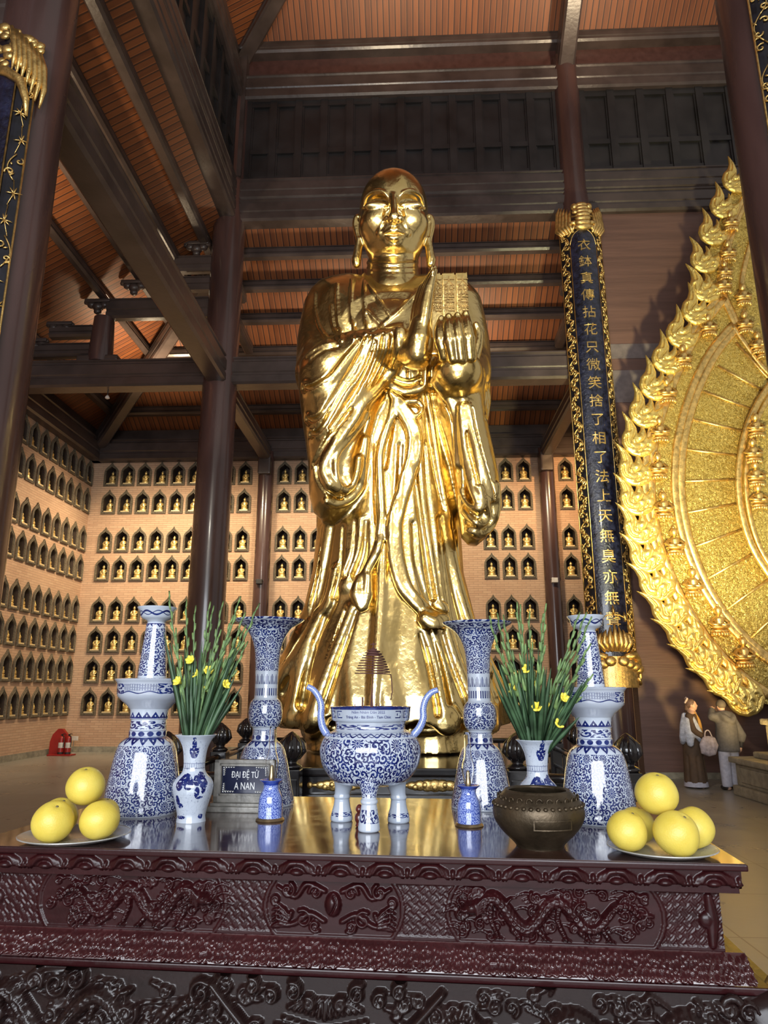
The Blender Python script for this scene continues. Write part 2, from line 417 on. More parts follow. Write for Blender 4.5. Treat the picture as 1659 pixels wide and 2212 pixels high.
def make_statuette():
    b = MB(); b.lathe([(.085,0),(.105,.015),(.085,.03),(.10,.05),(.09,.06)], 14)
    b.sphere((0,-.015,.09), .045, 12, 7, 2.1, 1.6, .75)                          # crossed legs
    b.lathe([(.062,.085),(.058,.13),(.066,.18),(.060,.205),(.022,.225),(.02,.24)], 12)
    b.sphere((0,-.004,.268), .036, 12, 8, 1, 1, 1.15); b.sphere((0,0,.312), .014, 8, 5)
    for s in (-1, 1): b.tube([(s*.062,0,.20),(s*.085,-.01,.15),(s*.06,-.05,.115),(0,-.065,.115)], [.02,.02,.017,.015], 7)
    o = b.build('statuette', M['gold_small'], smooth=True); props(o, 'gilt statuette', 'statuette'); return o
niche0 = make_niche(); stat0 = make_statuette()
jobs = []
for r, zr in enumerate(ROWS):
    rw = ORD[r] + ' row from top'
    for c, x in enumerate(cols_back):
        if c < 9: w = f'end wall, {ORD[c]} from the brick corner'
        elif c < 12: w = f'behind the statue, {ORD[c-9]} from post nearer brick corner'
        elif c < 15: w = f'behind the statue, {ORD[14-c]} from post nearer couplet board'
        else: w = f'beyond couplet board post, {ORD[c-15]} from that post'
        jobs.append(((x, YB, zr), 0.0, w, rw, 'end'))
    for c, y in enumerate(cols_left): jobs.append(((XW, y, zr), pi/2, f'side wall, {ORD[c]} from the brick corner', rw, 'side'))
used = 0
for (loc, rz, w, rw, wall) in jobs:
    p = (loc[0], loc[1], loc[2]+.35); px, py = proj(p)
    if px < -14 or py > 1640: continue
    def cross(Y): return p[0]*Y/p[1]
    hidden = any(abs(cross(Y)-Xc) < rr and Y < p[1]-.5 for Y, Xc, rr in ((YM, XL, .27), (YF, XL, .25), (YM, XR, .36)))
    if wall == 'end' and (705 < px < (985 if py < 1130 else 985) or px > 1245): hidden = True
    if hidden: continue
    if used == 0: n, s = niche0, stat0; n.location = loc; n.rotation_euler = (0,0,rz)
    else: n = copy_thing(niche0, loc, (0,0,rz)); s = stat0.copy(); COL.objects.link(s)
    used += 1
    n['label'] = f'arched niche, {w}, {rw}'; n['group'] = f'arched niches of the {wall} wall'
    d = .10; s.location = (loc[0]-d*sin(rz), loc[1]+d*cos(rz), loc[2]+.1065); s.rotation_euler = (0,0,rz + RND.uniform(-.15,.15) - (.25 if wall == 'end' and loc[0] < 0 else 0))
    s.scale = (1.22, 1.12, 1.28); s['label'] = f'gilt statuette, {w}, {rw}'; s['group'] = f'gilt statuettes of the {wall} wall'

# --- columns
def column(x, y, r, z1, label, r1=None, zt=None, base=True):
    pr = [(r, 0), (r*1.0, 4)] + ([(r*.97, z1)] if zt is None else [(r*.97, zt), (r1, zt+.6), (r1, z1)])
    o = structure(MB().lathe(pr, 56, (x, y, 0)).build('column', M['wood_column'], auto=40), label, 'column'); return o
column(XL-.07, YF, .41, 19, 'round dark brown column bearing the couplet board cut by the frame edge')
column(4.24, YF+.1, .41, 19, 'round dark column in front of the gilded halo')
column(XL, YM, .41, 17.3, 'round dark column where tie beams meet beside the statue', .33, 13.1)
column(XR, YM, .41, 17.9, 'round column behind the long couplet board', .33, 13.2)
column(XL, YB-.26, .24, 9.0, 'slim round post against the end wall nearer the brick corner')
column(XR, YB-.26, .24, 9.0, 'slim round post against the end wall nearer the couplet board')

# --- beams: moulded section, swept
def sect(w, h):
    a = w/2
    R = [(a-.05,0),(a,.05),(a,h*.30),(a-.025,h*.33),(a-.025,h*.40),(a,h*.44),(a,h*.78),(a-.05,h*.84),(a-.05,h*.90),(a-.015,h*.94),(a-.015,h*.985),(a-.05,h)]
    return R + [(-x, y) for x, y in reversed(R)]
def beam(p0, p1, w, h, label, name='beam', mat='wood_dark'):
    return structure(MB().sweep(sect(w, h), p0, p1).build(name, M[mat]), label, 'beam')
ZA, ZB, ZC = 8.72, 13.15, 16.85
beam((XL, YM, ZA), (XR, YM, ZA), .46, .70, 'long tie beam running behind the statue between two columns')
beam((XW, YM, ZA), (XL, YM, ZA), .46, .70, 'tie beam from column to side wall carrying the short post')
beam((XW, YF, 9.62), (XL-.1, YF, 9.62), .5, .70, 'tie beam entering the near column at the top corner of the view')
beam((XL, YF, ZA), (XL, YM, ZA), .46, .70, 'heavy tie beam running back along the aisle to the column')
beam((XL, YM, ZA-.05), (XL, YB-.2, ZA-.05), .34, .50, 'tie beam from column back to slim post nearer brick corner')
beam((XR, YM, ZA-.05), (XR, YB-.2, ZA-.05), .34, .50, 'tie beam from couplet column back to slim post')
beam((XL, YM, ZB), (12, YM, ZB), .42, .62, 'lower of paired beams below the dark clerestory', 'beam')
beam((XL, YM, ZB+.64), (12, YM, ZB+.64), .40, .60, 'upper of paired beams below the dark clerestory')
beam((XL, YF-6, ZB), (XL, YM, ZB), .42, .62, 'lower paired beam along the aisle high above the tie beam')
beam((XL, YF-6, ZB+.64), (XL, YM, ZB+.64), .40, .60, 'upper paired beam along the aisle high above the tie beam')
beam((XL, YM, ZC), (12, YM, ZC), .44, .75, 'head beam above the dark clerestory panels')
beam((XL, YF-6, ZC), (XL, YM, ZC), .44, .75, 'head beam above the aisle clerestory')
structure(MB().box(XL, 12, YM+.0, YM+.12, ZC+.7, 18.35).build('trim_2', m_simple('red_brown_frieze', (.075,.032,.026), .35)), 'dark red frieze board under the upper roof', 'trim')
beam((XL, YM-.05, 18.25), (12, YM-.05, 18.25), .5, .35, 'eaves beam at the foot of the upper roof boards')
structure(MB().box(XL-.06, XL+.06, YF-6, YM, ZC+.7, 18.35).build('trim_3', M['wood_dark']), 'dark frieze board above the aisle clerestory', 'trim')
# clerestory: panels between battens
def clerestory(name, label, horiz, a0, a1, fixed, step):
    mb = MB()
    def bx(u0, u1, d0, d1, z0, z1):
        if horiz: mb.box(u0, u1, fixed+d0, fixed+d1, z0, z1)
        else: mb.box(fixed-d1, fixed-d0, u0, u1, z0, z1)
    bx(a0, a1, 0, .05, 14.4, 16.9); n = max(1, round((a1-a0)/step))
    for i in range(n+1):
        u = a0+(a1-a0)*i/n; bx(u-.09, u+.09, -.10, 0, 14.4, 16.9); bx(u-.13, u+.13, -.05, 0, 14.4, 16.9)
    for z0, z1 in ((14.4,14.55),(15.22,15.36),(16.68,16.9)): bx(a0, a1, -.07, 0, z0, z1)
    return structure(mb.build(name, M['wood_panel']), label, 'wall')
clerestory('wall_clerestory_back', 'soot dark clerestory panels high behind the statue', True, XL+.35, XR-.3, YM, .69)
clerestory('wall_clerestory_inner', 'soot dark clerestory panels above the plank wall', True, XR+.35, 12, YM, .72)
clerestory('wall_clerestory_left', 'soot dark clerestory panels along the aisle', False, YF-6, YM-.3, XL, .72)
structure(MB().box(XL-.28, XL+.28, YM-.28, YM+.28, ZB+1.25, 18.4).build('column', M['wood_dark']), 'square dark post between the two clerestory runs', 'column')

# --- roofs
SLP = (13.25-9.75)/(YB+.2-YM)
def roofplane(name, pts, mat, label, thick=.12):
    v = [tuple(p) for p in pts] + [(p[0], p[1], p[2]+thick) for p in pts]; n = len(pts)
    f = [tuple(range(n)), tuple(range(2*n-1, n-1, -1))] + [(i, (i+1) % n, n+(i+1) % n, n+i) for i in range(n)]
    return structure(MB().add(v, f).build(name, M[mat]), label, 'roof')
A = (XW-.2, YB+.2, 9.75); B = (XL, YM, 13.25)
roofplane('roof', [A, (7, YB+.2, 9.75), (7, YM, 13.25), B], 'slat_x', 'orange slatted lower roof boards behind the statue')
roofplane('roof', [A, B, (XL, -4, 13.25), (XW-.2, -4, 9.75)], 'slat_y', 'orange slatted lower roof boards over the side aisle')
US = .62
hx = 9.0; HP = (XL+hx, YM-hx, 18.45+hx*US)
roofplane('roof', [(XL, YM, 18.45), (13, YM, 18.45), (13, YM-hx, HP[2]), HP], 'slat_x', 'orange slatted upper roof boards at the top')
roofplane('roof', [(XL, YM, 18.45), HP, (HP[0], -5, HP[2]), (XL, -5, 18.45)], 'slat_y', 'orange slatted upper roof boards over the aisle clerestory')
beam((XL, YM, 18.0), (XL+7, YM-7, 18.0+7*US), .38, .55, 'dark hip rafter of the upper roof above the clerestory corner')
beam((XR, YM, 17.3), (XR, YM-7, 17.3+7*US), .42, .75, 'heavy rafter rising above the couplet column')
beam((XW-.1, YB+.1, 8.95), (XL, YM, 12.25), .34, .55, 'diagonal hip rafter rising from the brick corner to the column')
# wall plates
beam((XW, YB-.14, 8.80), (7, YB-.14, 8.80), .34, .72, 'broad wall plate along the top of the end wall')
structure(MB().box(XW, 7, YB-.10, YB+.2, 9.52, 9.86).build('trim_4', M['wood_dark']), 'narrow rail above the end wall plate', 'trim')
beam((XW+.14, -3, 8.80), (XW+.14, YB, 8.80), .34, .72, 'broad wall plate along the top of the side wall')
structure(MB().box(XW-.2, XW+.10, -3, YB, 9.52, 9.86).build('trim_5', M['wood_dark']), 'narrow rail above the side wall plate', 'trim')
# purlins
for i, py in enumerate((547, 617, 688, 758, 884)):
    r = ray(700, py); t = (13.25-.18-EYE + SLP*YM)/(r[2]+SLP*r[1]); Y = r[1]*t; z = 13.25-.18-(Y-YM)*SLP; k = (Y-YM)/(YB+.2-YM); xh = XL+(XW-.2-XL)*k
    w = .26 if i != 3 else .2
    structure(MB().sweep(sect(w, .27), (xh, Y, z-.12), (7, Y, z-.12)).build('purlin', M['wood_dark']), f'{ORD[i]} purlin down the lower roof behind the statue', 'purlin')
    structure(MB().sweep(sect(w, .27), (xh, -4, z-.12), (xh, Y, z-.12)).build('purlin', M['wood_dark']), f'{ORD[i]} purlin down the lower roof of the side aisle', 'purlin')
# stepped truss of the aisle on the tie beam
def zpx(py, x=300): return PY(x, py, YM)[2]
def xpx(px, py): return PY(px, py, YM)[0]
pxp = xpx(222, 725)
structure(MB().lathe([(.27,9.4),(.29,9.6),(.27,10.0),(.24,zpx(688))], 32, (pxp, YM, 0)).build('column', M['wood_column'], auto=40), 'short round post standing on the aisle tie beam', 'column')
structure(MB().bbox(pxp-.5, pxp+.5, YM-.2, YM+.2, 9.41, 9.55, .03).build('trim_6', M['wood_dark']), 'pad under the short post on the tie beam', 'trim')
for (a, b, y0, y1, lb) in ((232, 500, 690, 648, 'beam from short post to column carrying the middle purlin'), (378, 500, 592, 560, 'topmost short beam beside the column of the aisle truss'), (392, 500, 632, 604, 'second short beam beside the column of the aisle truss'),
                           (60, 215, 770, 742, 'lower short beam between column and short post'), (110, 215, 728, 704, 'upper short beam between column and short post')):
    beam((xpx(a, y0), YM, zpx(y0)), (xpx(b, y0), YM, zpx(y0)), .26, zpx(y1)-zpx(y0), lb)
# carved corbels at the ends of the short beams
def corbel(px, py, label, s=1.0):
    p = PY(px, py, YM-.02); b = MB()
    for dx, dz, r in ((0,0,.16),(-.18,.06,.13),(.18,.05,.13),(-.32,.14,.09),(.3,.14,.09),(0,-.14,.11)): b.sphere((p[0]+dx*s, p[1], p[2]+dz*s), r*s, 10, 7, 1, .8, .8)
    b.bbox(p[0]-.35*s, p[0]+.35*s, p[1]-.1, p[1]+.1, p[2]+.10*s, p[2]+.2*s, .02)
    structure(b.build('corbel', M['wood_dark'], smooth=True), label, 'corbel')
for (a, b, lb) in ((212, 663, 'carved corbel on top of the short post'), (290, 622, 'carved corbel under the second aisle purlin'), (425, 538, 'carved corbel beside the column under the uppermost purlin'), (130, 712, 'carved corbel left on the upper short beam'), (75, 748, 'carved corbel on the lower short beam')):
    corbel(a, b, lb, .9)
for X0, lb in ((XL, 'nearer the brick corner'), (XR-.02, 'nearer the couplet board')):
    beam((X0, YM, 10.9), (X0, YM+2.6, 10.9), .24, .32, 'lower short strut behind the column ' + lb); beam((X0, YM, 11.9), (X0, YM+1.6, 11.9), .24, .32, 'upper short strut behind the column ' + lb)
    structure(MB().bbox(X0-.2, X0+.2, YB-.62, YB-.1, 8.2, 8.8, .05).build('corbel', M['wood_dark']), 'block under the tie beam on the slim post ' + lb, 'corbel')

# ------------------------------------------------------------------ sculpting field (signed distance on a grid, turned into a mesh)
class Field:
    def __init__(s, lo, hi, res):
        s.lo = np.array(lo, float); s.res = res
        s.n = np.ceil((np.array(hi)-s.lo)/res).astype(int)+1
        s.F = np.full(s.n, 9.0, np.float32)
        s.ax = [(s.lo[i] + np.arange(s.n[i])*res).astype(np.float32) for i in range(3)]
    def box(s, lo, hi):
        i0 = np.clip(np.floor((np.array(lo)-s.lo)/s.res).astype(int), 0, s.n); i1 = np.clip(np.ceil((np.array(hi)-s.lo)/s.res).astype(int)+1, 0, s.n)
        if (i1 <= i0).any(): return None, None
        sl = tuple(slice(a, b) for a, b in zip(i0, i1))
        return sl, [s.ax[0][sl[0]][:, None, None], s.ax[1][sl[1]][None, :, None], s.ax[2][sl[2]][None, None, :]]
    def put(s, sl, d, k=0.0, op='add'):
        a = s.F[sl]; d = d.astype(np.float32)
        if op == 'carve': a = -a
        if k > 0:
            h = np.clip(.5 + .5*(a-d)/k, 0, 1); r = a*(1-h) + d*h - k*h*(1-h)
        else: r = np.minimum(a, d)
        s.F[sl] = -r if op == 'carve' else r
    def ellipsoid(s, c, r, R=None, k=0.0, op='add'):
        c = np.array(c, float); r = np.array(r, float); m = max(r) + k + 3*s.res
        sl, g = s.box(c-m, c+m)
        if sl is None: return
        q = [g[i]-c[i] for i in range(3)]
        if R is not None: q = [sum(R[i][j]*q[j] for j in range(3)) for i in range(3)]
        k0 = np.sqrt(sum((q[i]/r[i])**2 for i in range(3))); k1 = np.sqrt(sum((q[i]/r[i]**2)**2 for i in range(3)))+1e-9
        s.put(sl, k0*(k0-1)/k1, k, op)
    def capsule(s, a, b, ra, rb, k=0.0, op='add'):
        a = np.array(a, float); b = np.array(b, float); m = max(ra, rb) + k + 3*s.res
        sl, g = s.box(np.minimum(a, b)-m, np.maximum(a, b)+m)
        if sl is None: return
        ab = b-a; L = float(ab@ab)+1e-12
        h = np.clip(sum((g[i]-a[i])*ab[i] for i in range(3))/L, 0, 1)
        d = np.sqrt(sum((g[i]-a[i]-ab[i]*h)**2 for i in range(3))) - (ra + (rb-ra)*h)
        s.put(sl, d, k, op)
    def stroke(s, P, r, k=0.0, op='add', n=5, sm=True):
        Q = catmull(P, n) if sm and len(P) > 2 else np.asarray(P, float)
        m = len(Q)
        R = np.interp(np.linspace(0, 1, m), np.linspace(0, 1, len(r)), r) if isinstance(r, (list, tuple)) else np.full(m, r)
        Q = np.asarray(Q, float); pad = float(R.max()) + k + 3*s.res
        sl, g = s.box(Q.min(0)-pad, Q.max(0)+pad)
        if sl is None: return
        D = np.full(s.F[sl].shape, 9.0, np.float32); off = [q.start for q in sl]
        for i in range(m-1):
            a, b, ra, rb = Q[i], Q[i+1], R[i], R[i+1]; p = max(ra, rb) + k + 3*s.res
            s2, g = s.box(np.minimum(a, b)-p, np.maximum(a, b)+p)
            if s2 is None: continue
            s2 = tuple(slice(q.start-o, q.stop-o) for q, o in zip(s2, off))
            ab = b-a; L = float(ab@ab)+1e-12
            h = np.clip(sum((g[i2]-a[i2])*ab[i2] for i2 in range(3))/L, 0, 1)
            d = np.sqrt(sum((g[i2]-a[i2]-ab[i2]*h)**2 for i2 in range(3))) - (ra + (rb-ra)*h)
            np.minimum(D[s2], d, out=D[s2], casting='unsafe')
        s.put(sl, D, k, op)
    def inflate(s, poly, yc, Tf, Tb, R, k=0.0, op='add', tilt=0.0, z0=0.0):
        """silhouette polygon (x,z) blown up in depth: Tf towards the visitor, Tb away; tilt = dy/dz"""
        P = np.array(poly, float); pad = k + 4*s.res
        lo = P.min(0)-pad; hi = P.max(0)+pad; ty = abs(tilt)*(hi[1]-lo[1])
        sl, g = s.box((lo[0], yc-Tf-pad-ty, lo[1]), (hi[0], yc+Tb+pad+ty, hi[1]))
        x = g[0][:, 0, 0][:, None]; z = g[2][0, 0, :][None, :]
        d2 = np.full((x.shape[0], z.shape[1]), 1e9); ins = np.zeros(d2.shape, bool); n = len(P)
        for i in range(n):
            a = P[i]; b = P[(i+1) % n]; ab = b-a; L = ab@ab+1e-12
            h = np.clip(((x-a[0])*ab[0] + (z-a[1])*ab[1])/L, 0, 1)
            d2 = np.minimum(d2, (x-a[0]-ab[0]*h)**2 + (z-a[1]-ab[1]*h)**2)
            c = ((a[1] > z) != (b[1] > z)) & (x < (b[0]-a[0])*(z-a[1])/((b[1]-a[1]) if abs(b[1]-a[1]) > 1e-9 else 1e-9)+a[0])
            ins ^= c
        sd = np.sqrt(d2)*np.where(ins, -1, 1)
        q = np.maximum(sd+R, 0)[:, None, :]
        w = g[1] - (yc + tilt*(g[2]-z0)); T = np.where(w < 0, Tf, Tb)
        d = (np.sqrt(q*q + (w*R/T)**2) - R)*np.minimum(1.0, T/R)
        s.put(sl, d, k, op)
    def sample(s, p):
        q = (p - s.lo)/s.res; i = np.floor(q).astype(int); f = q-i
        if (i < 0).any() or (i >= s.n-1).any(): return 9.0
        c = getattr(s, 'F0', s.F)[i[0]:i[0]+2, i[1]:i[1]+2, i[2]:i[2]+2].astype(float)
        c = c[0]*(1-f[0])+c[1]*f[0]; c = c[0]*(1-f[1])+c[1]*f[1]; return c[0]*(1-f[2])+c[1]*f[2]
    def freeze(s): s.F0 = s.F.copy()
    def hit(s, px, py, out=0.0, default=None):
        """where the sight line through a pixel meets the sculpture; out moves the point towards the eye"""
        r = ray(px, py); r = r/np.linalg.norm(r)
        t0 = (s.lo[1])/r[1]; t1 = (s.lo[1]+s.n[1]*s.res)/r[1]
        t = np.arange(t0, t1, s.res*.6); P = CAMO + t[:, None]*r
        q = np.round((P-s.lo)/s.res).astype(int); ok = ((q >= 0) & (q < s.n)).all(1)
        G = getattr(s, 'F0', s.F); v = np.full(len(t), 9.0); qq = q[ok]; v[ok] = G[qq[:, 0], qq[:, 1], qq[:, 2]]
        w = np.nonzero(v < 0)[0]
        if len(w) == 0:
            if default is not None: return PY(px, py, default)
            j = int(np.argmin(v)); return P[j] - r*out
        j = w[0]; a = t[max(j-2, 0)]; b = t[j]
        for _ in range(12):
            m = .5*(a+b)
            if s.sample(CAMO+m*r) < 0: b = m
            else: a = m
        return CAMO + (b-out)*r
    def hits(s, pts, out=0.0):
        D = np.array([ray(p[0], p[1]) for p in pts]); D /= np.linalg.norm(D, axis=1)[:, None]
        t = np.array([float((s.hit(p[0], p[1], out)-CAMO) @ q) for p, q in zip(pts, D)])
        for _ in range(3):
            if len(t) > 3: t[1:-1] = (t[:-2]+2*t[1:-1]+t[2:])/4
        return [CAMO + a*q for a, q in zip(t, D)]
    def mesh(s, name, mat, parent=None, smooth=True, relax=2):
        F = s.F; S = F < 0; n = s.n
        c = np.zeros(n-1, np.int8)
        for a in (0, 1):
            for b in (0, 1):
                for d in (0, 1): c += S[a:n[0]-1+a, b:n[1]-1+b, d:n[2]-1+d]
        act = np.argwhere((c > 0) & (c < 8))
        idx = np.full(n-1, -1, np.int64); idx[act[:, 0], act[:, 1], act[:, 2]] = np.arange(len(act))
        pos = np.zeros((len(act), 3)); cnt = np.zeros(len(act))
        cor = [(a, b, d) for a in (0, 1) for b in (0, 1) for d in (0, 1)]
        for p in cor:
            for ax in range(3):
                if p[ax]: continue
                q = list(p); q[ax] = 1
                A = F[act[:, 0]+p[0], act[:, 1]+p[1], act[:, 2]+p[2]]; B = F[act[:, 0]+q[0], act[:, 1]+q[1], act[:, 2]+q[2]]
                m = (A < 0) != (B < 0); t = np.where(m, A/(A-B+1e-12), 0)
                pt = np.array(p, float)[None, :].repeat(len(act), 0); pt[:, ax] += t
                pos[m] += pt[m]; cnt[m] += 1
        V = s.lo + (act + pos/cnt[:, None])*s.res
        faces = []
        for ax in range(3):
            sl0 = [slice(None)]*3; sl1 = [slice(None)]*3; sl0[ax] = slice(0, -1); sl1[ax] = slice(1, None)
            e = np.argwhere(S[tuple(sl0)] != S[tuple(sl1)])
            o = [i for i in range(3) if i != ax]
            e = e[(e[:, o[0]] > 0) & (e[:, o[1]] > 0) & (e[:, o[0]] < n[o[0]]-1) & (e[:, o[1]] < n[o[1]]-1)]
            neg = S[e[:, 0], e[:, 1], e[:, 2]]
            def cell(da, db):
                g = e.copy(); g[:, o[0]] -= da; g[:, o[1]] -= db; return idx[g[:, 0], g[:, 1], g[:, 2]]
            q = np.stack([cell(1, 1), cell(0, 1), cell(0, 0), cell(1, 0)], 1)
            flip = ~neg if ax != 1 else neg
            q[flip] = q[flip][:, ::-1]; faces.append(q[(q >= 0).all(1)])
        Q = np.concatenate(faces)
        for _ in range(relax):
            acc = np.zeros_like(V); cn = np.zeros(len(V))
            for i in range(4):
                a = Q[:, i]; b = Q[:, (i+1) % 4]
                np.add.at(acc, a, V[b]); np.add.at(cn, a, 1); np.add.at(acc, b, V[a]); np.add.at(cn, b, 1)
            V = V*.55 + acc/np.maximum(cn, 1)[:, None]*.45
        me = bpy.data.meshes.new(name); me.vertices.add(len(V)); me.vertices.foreach_set('co', V.astype(np.float32).ravel())
        me.loops.add(len(Q)*4); me.loops.foreach_set('vertex_index', Q.astype(np.int32).ravel())
        me.polygons.add(len(Q)); me.polygons.foreach_set('loop_start', np.arange(0, len(Q)*4, 4, dtype=np.int32))
        me.update(calc_edges=True); me.validate()
        return link_mesh(name, me, mat, parent, smooth)

# ------------------------------------------------------------------ the great gilded standing figure
YS = 9.5
statue = empty('statue', (PY(848, 1650, 9.4)[0], 9.4, 0.98), 'giant gilded statue of a standing monk in robes holding up a tablet', 'statue')
def local(o, root):          # sculpted in place: keep world position under its root
    o.parent = root; o.matrix_parent_inverse = Matrix.Translation(root.location).inverted(); return o
def S(px, py, d=0.0): return PY(px, py, YS-d)
def poly(pts, d): return [(S(x, y, d)[0], S(x, y, d)[2]) for x, y in pts]
def build_robe():
    f = Field((-2.12, 7.55, 0.93), (1.72, 10.95, 8.55), 0.0168)
    f.inflate(poly([(850,617),(806,608),(786,606),(755,601),(720,607),(692,617),(675,634),(662,660),(655,690),(648,740),(644,800),(648,867),(656,930),(668,1000),(690,1060),(692,1140),
                    (992,1140),(1005,1050),(1035,965),(1053,915),(1061,868),(1058,830),(1050,760),(1042,700),(1030,652),(1012,627),(980,611),(940,601),(912,604),(894,607)], 0), 9.5, .62, .80, .80)
    f.capsule(S(848,630,.02), S(848,670,.05), .36, .36, .12)
    # chest and belly
    f.ellipsoid(S(850,725,.38), (.85,.42,.62), k=.3); f.ellipsoid(S(875,800,.62), (.55,.38,.5), k=.25)
    # long skirt of the robe
    rows = [(900,690,1010,.80),(1050,691,1000,.86),(1137,688,994,.92),(1240,677,1000,.99),(1340,655,1024,1.08),(1436,603,1060,1.18),(1503,594,1094,1.27),(1557,600,1093,1.30),(1610,606,1088,1.30)]
    zs = np.array([S(800,r[0])[2] for r in rows])[::-1]
    L = np.array([S(r[1],r[0])[0] for r in rows])[::-1]; Rr = np.array([S(r[2],r[0])[0] for r in rows])[::-1]; B = np.array([r[3] for r in rows])[::-1]
    zh = S(600,1560)[2]
    sl, g = f.box((-2.12,7.55,zh-.25), (1.72,10.95,zs[-1]))
    x, y, z = g; z1 = z[0,0]
    l = np.interp(z1, zs, L)[None,None,:]; r = np.interp(z1, zs, Rr)[None,None,:]; b = np.interp(z1, zs, B)[None,None,:]
    a = (r-l)/2; cx = (r+l)/2; th = np.arctan2(y-9.5, (x-cx)*1.15)
    low = np.clip((zs[-1]-z)/(zs[-1]-zh), 0, 1)
    amp = (.002 + .018*low**1.6)
    fold = amp*np.cos(17*th + 1.2*np.sin(z*.9))
    d = (np.sqrt(((x-cx)/a)**2 + ((y-9.5)/b)**2)/(1+fold) - 1)*np.minimum(a, b)*.9
    hem = zh + .055*np.sin(5*th+.6) + .045*np.sin(9*th+2.0) + .03*np.sin(14*th)
    d = np.maximum(d, (hem - z)*.9); d = np.maximum(d, z - zs[-1])
    f.put(sl, d, .12)
    # hollow under the hem, then the inner skirt that reaches the plinth
    sl, g = f.box((-2.12,7.55,zh-.2), (1.72,10.95,zh+.55)); x, y, z = g
    f.put(sl, np.maximum((np.sqrt(((x+.27)/1.34)**2 + ((y-9.5)/1.02)**2)-1)*1.1, z-(zh+.35)), .04, 'carve')
    sl, g = f.box((-2.0,7.6,.93), (1.6,10.8,zh+.9)); x, y, z = g
    fl = np.clip((zh+.3-z)/1.0, 0, 1); aa = 1.06+.10*fl**2; bb = .80+.12*fl**2; th = np.arctan2(y-9.45, x+.26)
    f.put(sl, np.maximum((np.sqrt(((x+.26)/aa)**2 + ((y-9.45)/bb)**2)/(1+.02*np.cos(14*th)+.02*np.cos(9*th+1)) - 1)*.9, .995-z), .03)
    # arm and great sleeve on the tablet-less side
    f.stroke([S(716,672,.0), S(708,740,.12), S(704,805,.35)], [.36,.40,.40], .15)
    f.stroke([S(703,805,.45), S(770,765,.85), S(868,742,1.18)], [.40,.31,.20], .12)
    f.inflate(poly([(664,772),(700,744),(740,736),(790,728),(830,719),(868,712),(872,740),(866,775),(852,805),(830,860),(812,905),(800,950),(797,1000),(790,1045),(772,1085),(748,1112),
                    (720,1128),(695,1124),(678,1108),(669,1075),(666,1002),(658,935),(649,870),(645,815),(650,788)], .72), YS-.72, .50, .55, .48, .08)
    # arm and sleeve on the tablet side
    f.stroke([S(985,668,.0), S(993,740,.1), S(997,800,.35)], [.36,.40,.40], .15)
    f.inflate(poly([(948,786),(938,830),(940,870),(947,905),(961,950),(975,1000),(983,1050),(989,1110),(996,1158),(1012,1175),(1030,1178),(1052,1160),(1072,1122),(1080,1077),(1077,1030),
                    (1066,975),(1056,930),(1048,880),(1043,830),(1036,786)], .72), YS-.72, .46, .6, .44, .08)
    f.stroke([S(1000,800,.5), S(992,805,.95), S(990,806,1.2)], [.36,.31,.29], .1)
    f.ellipsoid(S(988,808,1.12), (.31,.34,.27), k=.08)
    f.freeze(); H = f.hits
    def ridge(pts, r=.05, k=.06, out=0.0): f.stroke(H(catmull(pts, 9), out), r, k, 'add', 1, False)
    def groove(pts, r=.03, k=.025, out=0.0): f.stroke(H(catmull(pts, 9), out), r, k, 'carve', 1, False)
    def pleat(pts, sx, r=.055, g=.040, gk=.025):
        ridge([(x+sx, y) for x, y in pts], r, .07, -.015); groove(pts, g, gk)
    # hollow of the two sleeve mouths
    groove([(792,905),(768,945),(750,985),(746,1020),(756,1042)], [.05,.12,.16,.17,.10], .05, -.02)
    groove([(1004,1000),(1012,1040),(1024,1072),(1034,1085)], [.05,.09,.12,.10], .04, -.01)
    # pleats of the large sleeve
    pleat([(776,738),(747,772),(717,810),(684,833),(664,841),(652,838)], 7, .06, .046)
    pleat([(794,731),(782,761),(764,793),(738,833),(706,880),(688,902),(670,910),(660,905)], 6, .05, .046)
    pleat([(804,733),(789,770),(771,806),(746,839),(724,876),(702,917),(680,938),(668,938)], 6, .05, .044)
    pleat([(827,727),(822,761),(807,797),(789,829),(758,870),(728,919),(702,958),(684,987),(676,1002)], 5, .045, .042)
    pleat([(815,729),(806,765),(790,805),(768,845),(742,884),(714,925)], 4, .04, .032)
    groove([(850,719),(845,761),(829,802),(807,839),(771,877),(752,895),(720,940),(694,980),(683,1016),(692,1042),(713,1063),(738,1074)], .046, .02)
    ridge([(863,716),(858,762),(842,806),(818,840),(783,878),(768,905),(735,950),(710,985),(700,1015),(708,1040),(728,1056)], .065, .09, .01)
    ridge([(871,716),(868,761),(853,802),(829,834),(796,870),(790,905),(757,948),(732,977),(725,1004),(731,1042),(748,1060)], .035, .03, .02)
    ridge([(706,1083),(726,1090),(753,1081),(775,1058),(783,1031),(786,995),(790,950)], .05, .05, .02)
    ridge([(745,1062),(762,1048),(772,1020),(776,990)], .045, .05, .02)
    ridge([(664,768),(690,750),(720,742)], .03, .03); groove([(672,775),(700,756),(730,748)], .02, .02)
    # shoulder and chest lines
    for pts in ([(728,613),(729,661),(733,706),(739,737)], [(681,634),(681,670),(690,706),(708,735)], [(760,604),(759,661),(764,733)], [(787,592),(788,661),(792,722)],
                [(791,607),(820,652),(845,685)], [(793,672),(823,703)], [(893,640),(870,664),(845,687),(823,705),(804,716)], [(716,660),(720,700),(733,735)]):
        ridge(pts, .026, .012, -.004)
    groove([(853,819),(870,826),(890,826),(912,817)], .04, .02); ridge([(846,836),(870,846),(895,845),(914,838)], .06, .06)
    groove([(912,786),(913,830),(916,862),(922,905),(930,960),(945,1040),(962,1116)], .025, .02)
